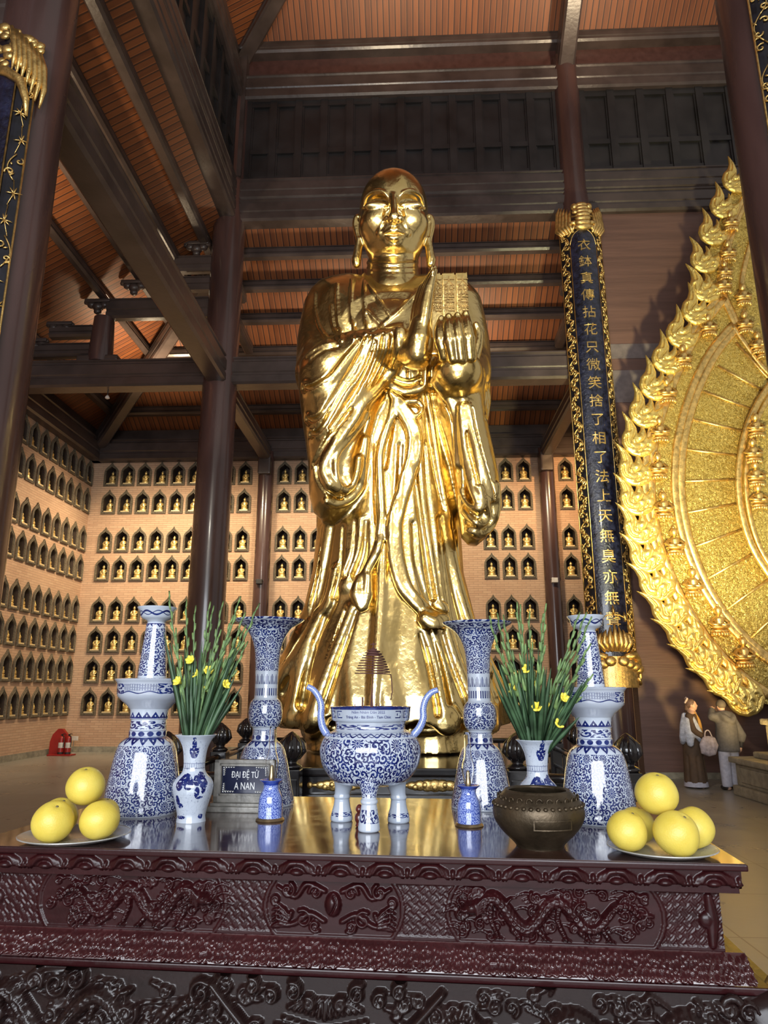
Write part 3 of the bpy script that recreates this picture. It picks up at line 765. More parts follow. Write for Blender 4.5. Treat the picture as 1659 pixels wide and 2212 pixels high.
    ridge([(918,786),(920,830),(924,862),(932,905),(940,960),(953,1040),(968,1116)], .04, .04)
    groove([(884,790),(884,815)], .02, .02)
    # pleats of the small sleeve
    pleat([(934,826),(955,852),(976,897),(981,943),(983,1000)], 6, .06, .035)
    ridge([(997,880),(1000,940),(1006,1000),(1018,1050),(1032,1085)], .05, .05)
    pleat([(1018,880),(1026,925),(1040,979),(1056,1033),(1066,1075)], -5, .05, .03)
    pleat([(1004,900),(1012,960),(1024,1010),(1034,1050)], -4, .04, .022)
    ridge([(995,1060),(1008,1087),(1028,1099),(1042,1095),(1041,1070),(1035,1056)], .04, .04); groove([(998,1085),(1015,1108),(1034,1117),(1048,1105),(1046,1075)], .03, .02)
    ridge([(1002,1104),(1020,1124),(1040,1134),(1054,1116),(1050,1080)], .04, .04); groove([(1006,1128),(1024,1143),(1046,1142),(1062,1120),(1064,1090)], .03, .02)
    ridge([(1013,1147),(1040,1153),(1062,1133),(1073,1096),(1072,1050)], .055, .06)
    for dx in (0, 7, 13): groove([(1046+dx*.9,800+dx*2),(1051+dx*.6,850),(1048+dx*.5,905)], .02, .015)
    # falls of the skirt: rounded rolls with hollows between
    rolls = [([(724,1235),(714,1292),(692,1336),(666,1387),(628,1445),(600,1495)], .06, .10), ([(759,1317),(740,1371),(717,1435),(695,1499),(678,1550)], .05, .09),
             
             ([(963,1116),(979,1212),(992,1276),(1008,1335),(1034,1420)], .05, .08), ([(919,1365),(938,1435),(957,1541)], .06, .09), ([(963,1355),(982,1420),(1011,1499),(1030,1545)], .05, .09),
             ([(708,1135),(695,1212),(676,1291),(644,1371),(612,1440)], .04, .06), ([(780,1125),(775,1190),(758,1240)], .05, .05), ([(1030,1380),(1062,1450),(1085,1510)], .05, .08),
             ([(905,960),(912,1060),(928,1180),(945,1290)], .03, .05), ([(690,1330),(655,1440),(640,1520)], .05, .09)]
    for pts, r0, r1 in rolls:
        pts = pts + [(pts[-1][0]*1.0+(pts[-1][0]-pts[-2][0])*.5, pts[-1][1]+26)]; ridge(pts, [r0*.7, r1*1.05, r1*1.3], .12, -.03); groove([(x+11, y+2) for x, y in pts[:-1]], [.012, .034, .055], .05); groove([(x-11, y+2) for x, y in pts[:-1]], [.008, .02, .035], .05)
    groove([(833,1130),(833,1228),(828,1292),(823,1387),(819,1451),(814,1530)], .045, .03); ridge([(826,1180),(822,1292),(816,1387),(811,1451),(805,1535)], .06, .08, -.01)
    for pts in ([(741,1140),(735,1230),(720,1290)], [(866,960),(862,1040),(858,1110)], [(948,1120),(955,1200),(968,1300),(985,1390)], [(812,960),(810,1060),(815,1130)], [(893,1130),(900,1220),(930,1310),(965,1330)],
                [(845,920),(838,960),(830,1010)], [(985,1150),(994,1230),(1010,1300)], [(700,1150),(690,1240),(668,1330)]):
        groove(pts, .03, .03)
    # turned-up folds at the hem
    ridge([(606,1556),(634,1560),(655,1552),(668,1545),(690,1562),(720,1572)], .06, .06, .02); ridge([(985,1548),(975,1536),(962,1540),(965,1556),(985,1560),(978,1568),(930,1576),(885,1577)], .055, .05, .02)
    ridge([(665,1545),(672,1535),(684,1535),(690,1545)], .05, .05)
    del f.F0
    return f
fr = build_robe(); fr.freeze()
local(fr.mesh('robe', M['gold']), statue)

def build_sash(fr):
    f = Field((-1.1, 7.6, 2.4), (.9, 9.3, 6.4), 0.0195)
    def run(pts, r, out, k=.035, n=8): f.stroke(fr.hits(catmull(pts, n), out), r, k, 'add', 1, False)
    a = [(854,868),(850,897),(840,925),(829,955),(822,990),(823,1035),(826,1090),(826,1140),(818,1185),(800,1225),(782,1262),(776,1290)]
    for dx, r in ((-5, .038), (0, .05), (4, .038)): run([(x+dx-3, y) for x, y in a], r, .035)
    run([(776,1250),(772,1285),(780,1315)], [.06, .10, .05], .06); run([(795,1245),(792,1285),(790,1312)], [.05, .08, .04], .06)
    b = [(864,880),(878,903),(890,925),(896,952),(893,988),(883,1024),(872,1060),(861,1096),(853,1132),(852,1165),(858,1221),(874,1272),(902,1306),(930,1332),(946,1343)]
    for dx, r in ((-9, .055), (-2, .05), (5, .05), (11, .05)): run([(x+dx, y-abs(dx)*.3) for x, y in b], r, .045)
    run([(918,1338),(935,1350),(950,1350)], [.09, .13, .08], .10, .05); run([(922,1322),(940,1330),(955,1340)], [.05, .07, .06], .10); run([(932,1342),(950,1334),(962,1338)], .06, .14)
    run([(860,866),(880,868),(900,868),(911,878),(908,892),(897,899),(884,888),(870,874),(860,868)], .042, .06, .03)
    f.ellipsoid(fr.hit(857,864,.05), (.10,.09,.09), k=.04); run([(846,852),(855,862)], .06, .05)
    return f
local(build_sash(fr).mesh('sash', M['gold']), statue)

# ------------------------------------------------------------------ head
def build_head():
    tau = radians(11); C = PY(850.5, 468, 9.32)
    ex = np.array([1, 0, 0.]); eu = np.array([0, -sin(tau), cos(tau)]); ef = np.array([0, -cos(tau), -sin(tau)])
    R = np.array([ex, ef, eu])
    def L(x, fwd, up): return C + ex*x + ef*fwd + eu*up
    f = Field(C-np.array([.72, 1.05, 1.45]), C+np.array([.72, .75, .95]), .0105)
    f.ellipsoid(L(0, -.04, .12), (.515, .59, .58), R)
    f.ellipsoid(L(0, .07, -.24), (.485, .50, .60), R, .15)
    f.ellipsoid(L(0, .17, -.56), (.31, .36, .27), R, .20)
    f.capsule(L(0, -.05, -.55), PY(848, 640, 9.30), .35, .37, .05)
    f.freeze()
    H = f.hits; h = f.hit
    cx = 850.5
    top = h(850.5, 440, -.01); tip = h(851, 468, .13)
    for s in (-1, 1):
        m = lambda pts: [(cx + s*x, y) for x, y in pts]
        # hollow under the brow that runs down beside the nose
        f.stroke(H(m([(14,436),(30,432),(46,434),(60,444)]), -.015), [.05,.075,.075,.04], .05, 'carve')
        f.stroke(H(m([(11,446),(15,457),(19,466)]), -.01), [.04,.05,.045], .06, 'carve')
        f.ellipsoid(h(cx+s*42, 484, -.17), (.21,.20,.20), R, .14)
    f.stroke([h(850.5, 426, -.035), top + ef*.03, h(851, 455, .075), tip], [.05, .05, .058, .075], .04)
    f.ellipsoid(tip - eu*.02, (.08,.07,.065), R, .03)
    f.ellipsoid(h(850.5, 502, -.13), (.20,.17,.14), R, .08)
    f.ellipsoid(h(851, 526, -.08), (.16,.12,.11), R, .06)
    f.freeze()
    for s in (-1, 1):
        m = lambda pts: [(cx + s*x, y) for x, y in pts]
        # sharp brow line sweeping into the nose
        f.stroke(H(m([(66,449),(60,426),(47,415),(33,412),(20,416),(12,427),(8,440)]), .002), [.016,.026,.030,.030,.028,.024,.016], .008)
        # half closed eye
        f.ellipsoid(h(cx+s*38, 444.5, -.025), (.170,.060,.064), R, .03)
        f.ellipsoid(h(cx+s*13.5, 474, .03), (.062,.075,.055), R, .025)
        f.stroke(H(m([(18,478),(23,488),(28,497)]), 0), [.016,.022,.012], .03, 'carve')
        f.ellipsoid(h(cx+s*29, 504, -.03), (.045,.04,.05), R, .04)
    f.freeze()
    for s in (-1, 1):
        m = lambda pts: [(cx + s*x, y) for x, y in pts]
        f.stroke(H(m([(14,447),(22,441),(36,438.5),(50,442),(68,450)]), .002), .016, .006)
        f.stroke(H(m([(13,448.5),(24,451),(36,452),(50,451.5),(68,450.5)]), .0), [.012,.020,.022,.018,.010], .006, 'carve')
        f.stroke(H(m([(15,453),(26,457),(40,457.5),(62,453)]), -.004), .016, .015)
        f.ellipsoid(h(851+s*7, 478, .0), (.030,.035,.026), R, .012, 'carve')
    f.stroke(H([(830,504.5),(840,500),(846,497.5),(851,499),(856,497.5),(863,500),(873,504.5)], .0), [.018,.036,.044,.038,.044,.036,.018], .010)
    f.stroke(H([(835,510),(844,514),(851,515.5),(858,514),(868,510)], .0), [.018,.044,.052,.044,.018], .012)
    f.stroke(H([(827,506.5),(840,506),(851,507.5),(862,506),(876,506.5)], .012), [.012,.018,.018,.018,.012], .004, 'carve')
    f.stroke(H([(851,482),(851,493)], .0), .016, .015, 'carve')
    # long-lobed ears
    for s in (-1, 1):
        m = lambda pts: [PY(cx + s*x, y, 9.36) for x, y in pts]
        f.stroke(m([(70,478),(74,469),(81,472),(83.5,486),(81,502),(77,516),(72,520)]), [.035,.045,.045,.042,.04,.04,.03], .02)
        f.stroke(m([(72,480),(74,495),(74,512),(77,530),(79,548),(81,562),(80,572)]), [.05,.055,.05,.05,.06,.07,.055], .03)
        f.stroke(m([(72,500),(72,515),(72.5,535),(76,556),(80,570)]), [.06,.05,.035,.035,.05], .03)
        f.stroke([PY(cx+s*76, 480, 9.30), PY(cx+s*77, 495, 9.30), PY(cx+s*75, 508, 9.30)], .022, .02, 'carve')
    # rings of the neck
    for py in (571, 582, 594):
        f.stroke([PY(798, py-3, 9.45), PY(808, py, 9.18), PY(830, py+2.5, 9.03), PY(849, py+3, 9.0), PY(868, py+2.5, 9.03), PY(889, py, 9.18), PY(898, py-3, 9.45)], .045, .02)
    return f
fh = build_head()
local(fh.mesh('head', M['gold']), statue)

# ------------------------------------------------------------------ hands
def build_praying_hand():
    f = Field(S(846, 805, 1.85)-np.array([0, 0, .05]), S(960, 565, .65)+np.array([0, 0, .12]), .012)
    f.stroke([S(860,746,1.08), S(880,755,1.2), S(897,764,1.26)], [.215,.21,.185], .05)
    f.stroke([S(901,766,1.27), S(906,742,1.3), S(908,706,1.3)], [.175,.175,.14], .09)
    for dd in (-.11, .11): f.stroke([S(902,764,1.27+dd), S(906,735,1.29+dd), S(909,698,1.3+dd)], [.13,.15,.10], .08)
    for i, dd in enumerate((.16, .055, -.05, -.15)):
        tip_ = (584, 578, 583, 600)[i]; o = 1.28+dd; dx = (7, 3, -3, -8)[i]
        f.stroke([S(905+dx,716,o), S(908+dx,694,o), S(913+dx,660,o), S(922+dx*.8,622,o), S(937+dx*.4,tip_,o-.01)], [.08,.092,.088,.072,.034], .010)
        n = S(935+dx*.4, tip_+7, o) ; f.ellipsoid(n - np.array([.02,.05,0]), (.022,.02,.05), k=.004)
    f.stroke([S(912,745,1.04), S(924,716,1.02), S(929,690,1.05)], [.10,.08,.05], .02)
    return f
local(build_praying_hand().mesh('hand', M['gold']), statue)
def build_holding_hand():
    f = Field(S(932, 850, 1.75)-np.array([0, 0, .02]), S(1050, 660, .85)+np.array([0, 0, .1]), .012)
    f.inflate([(S(x,y,1.3)[0], S(x,y,1.3)[2]) for x, y in ((948,768),(953,790),(962,806),(985,814),(1008,808),(1024,794),(1031,772),(1020,762),(985,764),(955,760))], YS-1.3, .22, .22, .2, .03)
    tips = [((960,770),(952,738),(950,712),(954,690)), ((979,775),(972,738),(968,708),(969,685)), ((997,775),(992,735),(988,705),(988,683)), ((1017,772),(1013,733),(1008,702),(1005,680))]
    for i, t in enumerate(tips):
        d = (1.50, 1.55, 1.56, 1.52)[i]
        P = [S(t[0][0], t[0][1], d-.06), S(t[1][0], t[1][1], d+.04), S(t[2][0], t[2][1], d+.02), S(t[3][0], t[3][1], d-.07)]
        f.stroke(P, [.078, .078, .070, .050], .012)
        f.ellipsoid(P[1], (.082,.082,.075), k=.02)
        n = (P[3]+P[2]*.35)/1.35; f.ellipsoid(n - np.array([0,.052,-.01]), (.034,.02,.06), k=.004); f.ellipsoid(n - np.array([0,.075,-.01]), (.026,.014,.048), k=.006, op='carve')
    f.stroke([S(1022,775,1.15), S(1031,745,1.12), S(1033,720,1.1), S(1028,702,1.12)], [.085,.075,.065,.045], .03)
    return f
local(build_holding_hand().mesh('hand', M['gold']), statue)

# ------------------------------------------------------------------ tablet in three leaves, with raised writing
def text_mesh(body, size, depth, align='CENTER', res=3):
    c = bpy.data.curves.new('lettering', 'FONT'); c.body = body; c.size = size; c.extrude = depth; c.align_x = align; c.align_y = 'CENTER'; c.resolution_u = res
    o = bpy.data.objects.new('lettering', c); COL.objects.link(o)
    dg = bpy.context.evaluated_depsgraph_get(); me = bpy.data.meshes.new_from_object(o.evaluated_get(dg)); bpy.data.objects.remove(o); bpy.data.curves.remove(c)
    return me
def text_obj(name, body, size, depth, mat, parent, fn, align='CENTER', bold=0.0):
    me = text_mesh(body, size, depth, align)
    for v in me.vertices: v.co = fn(*v.co)
    o = link_mesh(name, me, mat, parent); return o
M['gold_shade'] = m_simple('engraved_gilt_lettering', (.17, .105, .035), .45, metal=.7)
tb = MB(); p0 = S(930, 768, 1.28); p1 = S(1012, 590, 1.28); yb = YS-1.28
for a, b in ((930,953),(956.5,983.5),(986.5,1012)):
    xa = PY(a, 680, yb)[0]; xb = PY(b, 680, yb)[0]; tb.bbox(xa, xb, yb-.035, yb+.05, p0[2], p1[2], .02)
tb.box(PY(932,680,yb)[0], PY(1010,680,yb)[0], yb-.005, yb+.04, p0[2]+.02, p1[2]-.02)
tab = local(tb.build('tablet', M['gold']), statue)
for cxp in (943, 970, 1000):
    xc = PY(cxp, 640, yb)[0]
    for i, ch in enumerate('大般若經'):
        zc = PY(970, 612+i*18.5, yb)[2]
        t = text_obj('character', ch, .15, .012, M['gold_shade'], None, lambda x, y, z, xc=xc, zc=zc: (xc+x, yb-.040+z*.6, zc+y)); t.parent = tab

# ------------------------------------------------------------------ carved altar table
TZ = 1.18
def m_lacquer(name, col, rough=.24):
    m, nt, b = new_mat(name); x, y, z, vec = coords(nt)
    n = noise(nt, combine(nt, x*2, y*2, z*8), 3, 4)
    setc(nt, b, mixc(nt, n.ramp(.3, .7), tuple(c*.6 for c in col), col)); setr(nt, b, (n*.15 + (rough-.07)).clamp())
    b.inputs['Coat Weight'].default_value = .10; b.inputs['Coat Roughness'].default_value = .15; b.inputs['Specular IOR Level'].default_value = .24
    bump(nt, b, noise(nt, vec, 60, 2), .0006); return m
M['lacquer'] = m_lacquer('dark_red_lacquer', (.027, .0042, .0052), .30); M['lacquer_low'] = m_lacquer('near_black_lacquer', (.015, .0068, .0062), .26)
def m_tabletop():
    m, nt, b = new_mat('polished_table_top'); x, y, z, vec = coords(nt)
    n = noise(nt, combine(nt, x*1.0, y*9, z), 3, 4); d = noise(nt, vec, 9, 5, .7)
    j = ((x*1.0+5).fract().lt(.004)).max((y+.02).band(.40, .404)).max((y+.02).band(.82, .824))
    setc(nt, b, mixc(nt, j, mixc(nt, n.ramp(.3, .7), (.030, .012, .010), (.060, .022, .015)), (.01, .006, .005)))
    setr(nt, b, (d.ramp(.5, .8)*.22 + .10).clamp()); b.inputs['Specular IOR Level'].default_value = .75; b.inputs['Coat Weight'].default_value = .6; b.inputs['Coat Roughness'].default_value = .08
    return m
M['tabletop'] = m_tabletop()
M['lacquer_bright'] = m_lacquer('worn_polished_lacquer', (.050, .012, .013), .20); M['lacquer_bright'].node_tree.nodes['Principled BSDF'].inputs['Specular IOR Level'].default_value = .7
class Relief:
    """carving as a height grid over a panel (x across, z up), pushed out towards -y"""
    def __init__(s, x0, x1, z0, z1, res):
        s.x = np.arange(x0, x1+res, res); s.z = np.arange(z0, z1+res, res); s.res = res
        s.H = np.zeros((len(s.x), len(s.z)))
    def stroke(s, pts, r, h, scal=0.0, mode='max', n=6):
        Q = catmull(pts, n) if len(pts) > 2 else np.asarray(pts, float); m = len(Q)
        R = np.interp(np.linspace(0, 1, m), np.linspace(0, 1, len(r)), r) if isinstance(r, (list, tuple)) else np.full(m, r)
        acc = 0.0
        for i in range(m-1):
            a, b, ra = Q[i], Q[i+1], max(R[i], R[i+1]); p = ra*1.05
            i0, i1 = np.searchsorted(s.x, [min(a[0], b[0])-p, max(a[0], b[0])+p]); j0, j1 = np.searchsorted(s.z, [min(a[1], b[1])-p, max(a[1], b[1])+p])
            ab = b-a; L = sqrt(ab@ab)+1e-9
            if i1 <= i0 or j1 <= j0: acc += L; continue
            X_, Z_ = s.x[i0:i1, None], s.z[None, j0:j1]
            t = np.clip(((X_-a[0])*ab[0]+(Z_-a[1])*ab[1])/L/L, 0, 1); d = np.hypot(X_-a[0]-ab[0]*t, Z_-a[1]-ab[1]*t)
            rr = R[i]+(R[i+1]-R[i])*t; q = np.sqrt(np.clip(1-(d/rr)**2, 0, 1))*h
            if scal:
                side = ((X_-a[0])*(-ab[1])+(Z_-a[1])*ab[0])/L
                q = q*(1-.62*np.abs(np.sin((acc+t*L)*pi/scal + np.abs(side)*pi/scal*.9))*np.abs(np.cos(side*pi/scal*1.3)))
            W_ = s.H[i0:i1, j0:j1]; s.H[i0:i1, j0:j1] = np.maximum(W_, q) if mode == 'max' else W_-q
            acc += L
    def spiral(s, c, R, turns, r, h, a0=0.0, d=1):
        P = [(c[0]+R*(1-k/14)**.8*cos(a0+d*2*pi*turns*k/14), c[1]+R*(1-k/14)**.8*sin(a0+d*2*pi*turns*k/14)) for k in range(14)]
        s.stroke(P, [r, r*.55], h, n=3); s.blob(c, r*.9, h)
    def blob(s, c, r, h, sx=1.0, sz=1.0):
        d = np.hypot((s.x[:, None]-c[0])/sx, (s.z[None, :]-c[1])/sz); s.H = np.maximum(s.H, np.sqrt(np.clip(1-(d/r)**2, 0, 1))*h)
    def dragon(s, x0, x1, zc, A, R, h, flip=1, waves=2.6, rnd=None, nc=26):
        rnd = rnd or RND; W_ = x1-x0
        u = np.linspace(0, 1, 15); xs = x0+W_*(.13+.80*u) if flip > 0 else x1-W_*(.13+.80*u)
        P = [(xs[i], zc + A*sin(2*pi*waves*u[i]+.6)*(1-.25*u[i])) for i in range(15)]
        for k in range(nc):     # clouds and flames behind
            cx, cz = rnd.uniform(x0, x1), zc + rnd.uniform(-1.5, 1.5)*A
            s.spiral((cx, cz), R*rnd.uniform(.7, 1.1), 1.3, R*.26, h*.45, rnd.uniform(0, 6), rnd.choice((-1, 1)))
            s.stroke([(cx, cz), (cx-flip*R*1.5, cz+R*.6), (cx-flip*R*3, cz+R*.2)], [R*.22, R*.05], h*.4)
        s.stroke(P, [R, R*1.15, R*1.1, R*.95, R*.75, R*.35], h, scal=R*.8, n=8)
        for i in range(1, 12, 2):     # legs with claws, back flames
            p = P[i]; q = (p[0]+flip*R*rnd.uniform(.2, 1.0), zc-A*1.35)
            s.stroke([p, ((p[0]+q[0])/2-flip*R*.8, (p[1]+q[1])/2), q], [R*.5, R*.42, R*.3], h*.9, scal=R*.6)
            for c in (-1, 0, 1): s.stroke([q, (q[0]+c*R*.7+flip*R*.3, q[1]-R*.55)], [R*.16, R*.05], h*.95)
            s.stroke([P[i+1], (P[i+1][0]+flip*R*.9, P[i+1][1]+R*1.3), (P[i+1][0]+flip*R*2.2, P[i+1][1]+R*1.6)], [R*.3, R*.05], h*.7)
        hd = (x0+W_*.08, zc+A*.35) if flip > 0 else (x1-W_*.08, zc+A*.35)
        s.stroke([P[0], ((P[0][0]+hd[0])/2, hd[1]+R*.5), hd], [R, R*.95, R*.9], h*1.05, scal=R*.7)
        s.blob((hd[0]-flip*R*.2, hd[1]), R*1.15, h*1.25, 1.2, .9); s.blob((hd[0]-flip*R*1.3, hd[1]-R*.35), R*.7, h*1.15, 1.5, .7); s.blob((hd[0]-flip*R*.5, hd[1]+R*.45), R*.3, h*1.5); s.blob((hd[0]-flip*R*1.9, hd[1]-R*.1), R*.32, h*1.35)
        for k in range(6): s.stroke([(hd[0]+flip*R*.6, hd[1]+R*(.5-k*.3)), (hd[0]+flip*R*1.8, hd[1]+R*(1.5-k*.4)), (hd[0]+flip*R*3.2, hd[1]+R*(1.7-k*.55))], [R*.26, R*.05], h*1.1)
        for k in (-1, 1): s.stroke([(hd[0]-flip*R*1.8, hd[1]), (hd[0]-flip*R*2.4, hd[1]+k*R*1.1), (hd[0]-flip*R*1.4, hd[1]+k*R*1.9)], [R*.14, R*.04], h)
    def mesh(s, name, mat, parent, y0, prof=None, smooth=True):
        nx, nz = len(s.x), len(s.z); off = np.zeros(nz) if prof is None else np.interp(s.z, *prof)
        V = np.stack([np.repeat(s.x, nz), (y0 - s.H - off[None, :]).ravel(), np.tile(s.z, nx)], 1)
        i = np.arange(nx-1)[:, None]; j = np.arange(nz-1)[None, :]; a = i*nz+j
        Q = np.stack([a, a+nz, a+nz+1, a+1], -1).reshape(-1, 4)
        me = bpy.data.meshes.new(name); me.vertices.add(len(V)); me.vertices.foreach_set('co', V.astype(np.float32).ravel())
        me.loops.add(len(Q)*4); me.loops.foreach_set('vertex_index', Q.astype(np.int32).ravel()); me.polygons.add(len(Q))
        me.polygons.foreach_set('loop_start', np.arange(0, len(Q)*4, 4, dtype=np.int32)); me.update(calc_edges=True)
        return link_mesh(name, me, mat, parent, smooth)
ROT_T = atan2(-.18, 2.62); T0 = Vector((-.28, 2.54, 0))
table = empty('altar_table', T0, 'dark red lacquered altar table carved with dragons, holding the offerings', 'table', None, ROT_T)
def zf(py): return float(PY(768, py, 2.56)[2])
HWT = 1.313; DEP = 1.30
ztop, zg0, zg1, zfr0, zm0 = TZ, zf(1868), zf(1904), zf(2035), zf(2082)
MB().bbox(-HWT, HWT, 0, DEP, TZ-.022, TZ-.0015, .005).build('top_edge', M['lacquer'], table)
MB().box(-HWT+.006, HWT-.006, .006, DEP-.006, TZ-.004, TZ).build('table_top', M['tabletop'], table)
zs0 = TZ-.024
# carved leaf moulding under the top
g = Relief(-1.29, 1.29, zg1-.004, zs0, .0035); pitch = .1475; hgt = zs0-zg1
for k in range(-9, 10):
    c = k*pitch+.03
    for s_ in (-1, 1):
        for q in range(3): g.stroke([(c+s_*.004, zs0-.008), (c+s_*(.024+.012*q), zs0-.012-.006*q), (c+s_*(.040+.010*q), zg1+.016+.006*(2-q))], [.010, .011, .005], .016-.003*q, n=4)
    g.blob((c, zg1+.022), .017, .016, 1.3, .9); g.blob((c+.074, zg1+.03), .012, .014, .7, 1.4); g.spiral((c+.06, zg1+.014), .012, 1, .005, .012); g.spiral((c+.088, zg1+.014), .012, 1, .005, .012, 2, -1)
g.mesh('leaf_moulding', M['lacquer'], table, .018, ([zg1, zg1+hgt*.35, zs0], [-.035, .004, .006]))
MB().box(-1.285, 1.285, .02, DEP-.02, zg1-.002, zs0).build('moulding_core', M['lacquer'], table)
# frieze with two dragons and a middle emblem
zF1 = zg1; zF0 = zfr0; zc = (zF0+zF1)/2; hF = zF1-zF0
f = Relief(-1.235, 1.235, zF0, zF1, .0031)
X_, Z_ = np.meshgrid(f.x, f.z, indexing='ij')
p1 = ((X_+Z_)/.030) % 1.0; p2 = ((X_-Z_)/.030) % 1.0; cell = (np.floor((X_+Z_)/.030)+np.floor((X_-Z_)/.030)) % 2
fret = np.where(cell < 1, (np.abs(p1-.5) < .28)*(np.abs(((X_+Z_)/.010) % 1-.5) < .27), (np.abs(p2-.5) < .42)*(np.abs(((X_-Z_)/.010) % 1-.5) < .27))*.0035
cart = [(-1.03,-.375),(-.225,.225),(.385,1.055)]
inz = (Z_ > zF0+.014) & (Z_ < zF1-.014); f.H = np.where(inz, fret, 0.004)
for a, b in cart:
    cxm = (a+b)/2; d = np.maximum(np.abs(X_-cxm)-(b-a)/2 + .10*((Z_-zc)/hF)**2*1.6, np.abs(Z_-zc)-hF*.46)
    f.H = np.where(d < 0, -.006, f.H); f.H = np.where((d >= 0) & (d < .013), .006, f.H)
r1 = random.Random(3)
f.dragon(-1.0, -.40, zc, .047, .020, .030, -1, 2.4, r1, 60); f.dragon(.41, 1.03, zc, .047, .020, .030, 1, 2.4, r1, 60)
f.blob((0, zc+.01), .030, .026, .9, 1.25); f.stroke([(0,zc+.04),(.01,zc+.015),(-.008,zc-.02)], .004, .006, mode='sub')
for s_ in (-1, 1):
    for (cx, cz, R, a0) in ((.06,.045,.022,0),(.10,-.035,.028,1),(.155,.05,.024,2),(.17,-.02,.03,3),(.06,-.055,.018,4),(.195,.02,.014,5)): f.spiral((s_*cx, zc+cz), R, 1.4, .007, .016, a0 if s_ > 0 else pi-a0, s_)
    f.stroke([(s_*.03,zc+.05),(s_*.09,zc+.07),(s_*.13,zc+.03),(s_*.19,zc+.06)], [.009,.009,.006], .015); f.stroke([(s_*.03,zc-.04),(s_*.08,zc-.02),(s_*.13,zc-.05),(s_*.2,zc-.06)], [.009,.01,.006], .015)
    for k in range(5): f.stroke([(s_*.15,zc-.055+k*.008),(s_*.185,zc-.05+k*.014),(s_*.205,zc-.06+k*.016)], [.005,.003], .018)
    f.stroke([(s_*1.20,zF0+.02),(s_*1.205,zc),(s_*1.20,zF1-.02)], [.012,.02,.012], .014); f.blob((s_*1.19, zc), .026, .016)
f.mesh('dragon_frieze', M['lacquer'], table, .062)
MB().box(-1.235, 1.235, .069, DEP-.07, zF0, zF1).build('frieze_core', M['lacquer'], table)
# small floral moulding that flares out
mm = Relief(-1.29, 1.29, zm0, zfr0, .0028); r2 = random.Random(5)
zz0, zz1 = zm0, zfr0
for k in range(-62, 63):
    c = k*.0208; hh = zz1-zz0
    for q, zq in enumerate((.20, .50, .80)):
        cc = c + (.0104 if q == 1 else 0) + r2.uniform(-.002, .002); mm.spiral((cc, zz0+hh*zq), .0088, 1.0, .0036, .013, r2.uniform(0, 6.28), r2.choice((-1, 1)))
        mm.blob((cc+.0104, zz0+hh*zq+r2.uniform(-.004,.004)), .0045, .012)
mm.mesh('floral_moulding', M['lacquer_bright'], table, .05, ([zm0, zm0+.012, zfr0], [.075, .072, -.004]))
MB().box(-1.25, 1.25, .055, DEP-.055, zm0, zfr0).bbox(-1.33, 1.33, -.035, DEP+.03, zm0-.022, zm0-.001, .004).build('waist_core', M['lacquer'], table)
# deep carved apron
zA1 = zm0-.022; zA0 = zA1-.36
ap = Relief(-1.40, 1.40, zA0, zA1, .0048); r3 = random.Random(11)
for k in range(150):
    cx, cz = r3.choice((-1, 1))*r3.uniform(.20, 1.34), zA1 - r3.uniform(.01, .35); ap.spiral((cx, cz), r3.uniform(.014, .030), 1.4, .0075, .022, r3.uniform(0, 6), r3.choice((-1, 1)))
    ap.stroke([(cx, cz), (cx+r3.uniform(-.06,.06), cz+r3.uniform(-.02,.03)), (cx+r3.uniform(-.11,.11), cz+r3.uniform(-.02,.03))], [.010,.003], .018)
ap.dragon(-1.22, -.30, zA1-.12, .062, .027, .045, 1, 2.3, r3, 40); ap.dragon(.30, 1.24, zA1-.12, .062, .027, .045, -1, 2.3, r3, 40)
for s_ in (-1, 1):
    for k in range(16):
        cx, cz = s_*r3.uniform(.22, 1.24), zA1 - r3.uniform(.02, .34); ap.spiral((cx, cz), r3.uniform(.022, .042), 1.5, .011, .03, r3.uniform(0, 6), r3.choice((-1, 1)))
    ap.stroke([(s_*.36,zA1-.02),(s_*.28,zA1-.10),(s_*.20,zA1-.17),(s_*.06,zA1-.22)], [.012,.018,.012], .035)
    for (cx, cz, R) in ((.10,.03,.026),(.17,.045,.022),(.23,.02,.022),(.05,.06,.018)): ap.spiral((s_*cx, zA1-cz), R, 1.5, .009, .032, 1 if s_ > 0 else 2, s_)
for k in range(-9, 10):
    t = k/9*.62; ap.stroke([(.02*k*.6, zA1-.155-.01*abs(t)), (.26*sin(t)*1.15, zA1-.17-.22*cos(t))], [.006, .013], .024)
ap.stroke([(-.15,zA1-.125),(0,zA1-.15),(.15,zA1-.125)], .010, .026); ap.stroke([(-.13,zA1-.105),(0,zA1-.128),(.13,zA1-.105)], .006, .022)
for k in range(-6, 7): ap.stroke([(k*.011, zA1-.05), (k*.019, zA1-.10+abs(k)*.004)], [.004, .007], .022)
ap.mesh('dragon_apron', M['lacquer_low'], table, -.03, ([zA0, zA0+.12, zA1], [.035, .03, .02]))
MB().box(-1.38, 1.38, .0, DEP+.02, zA0, zA1).build('apron_core', M['lacquer_low'], table)
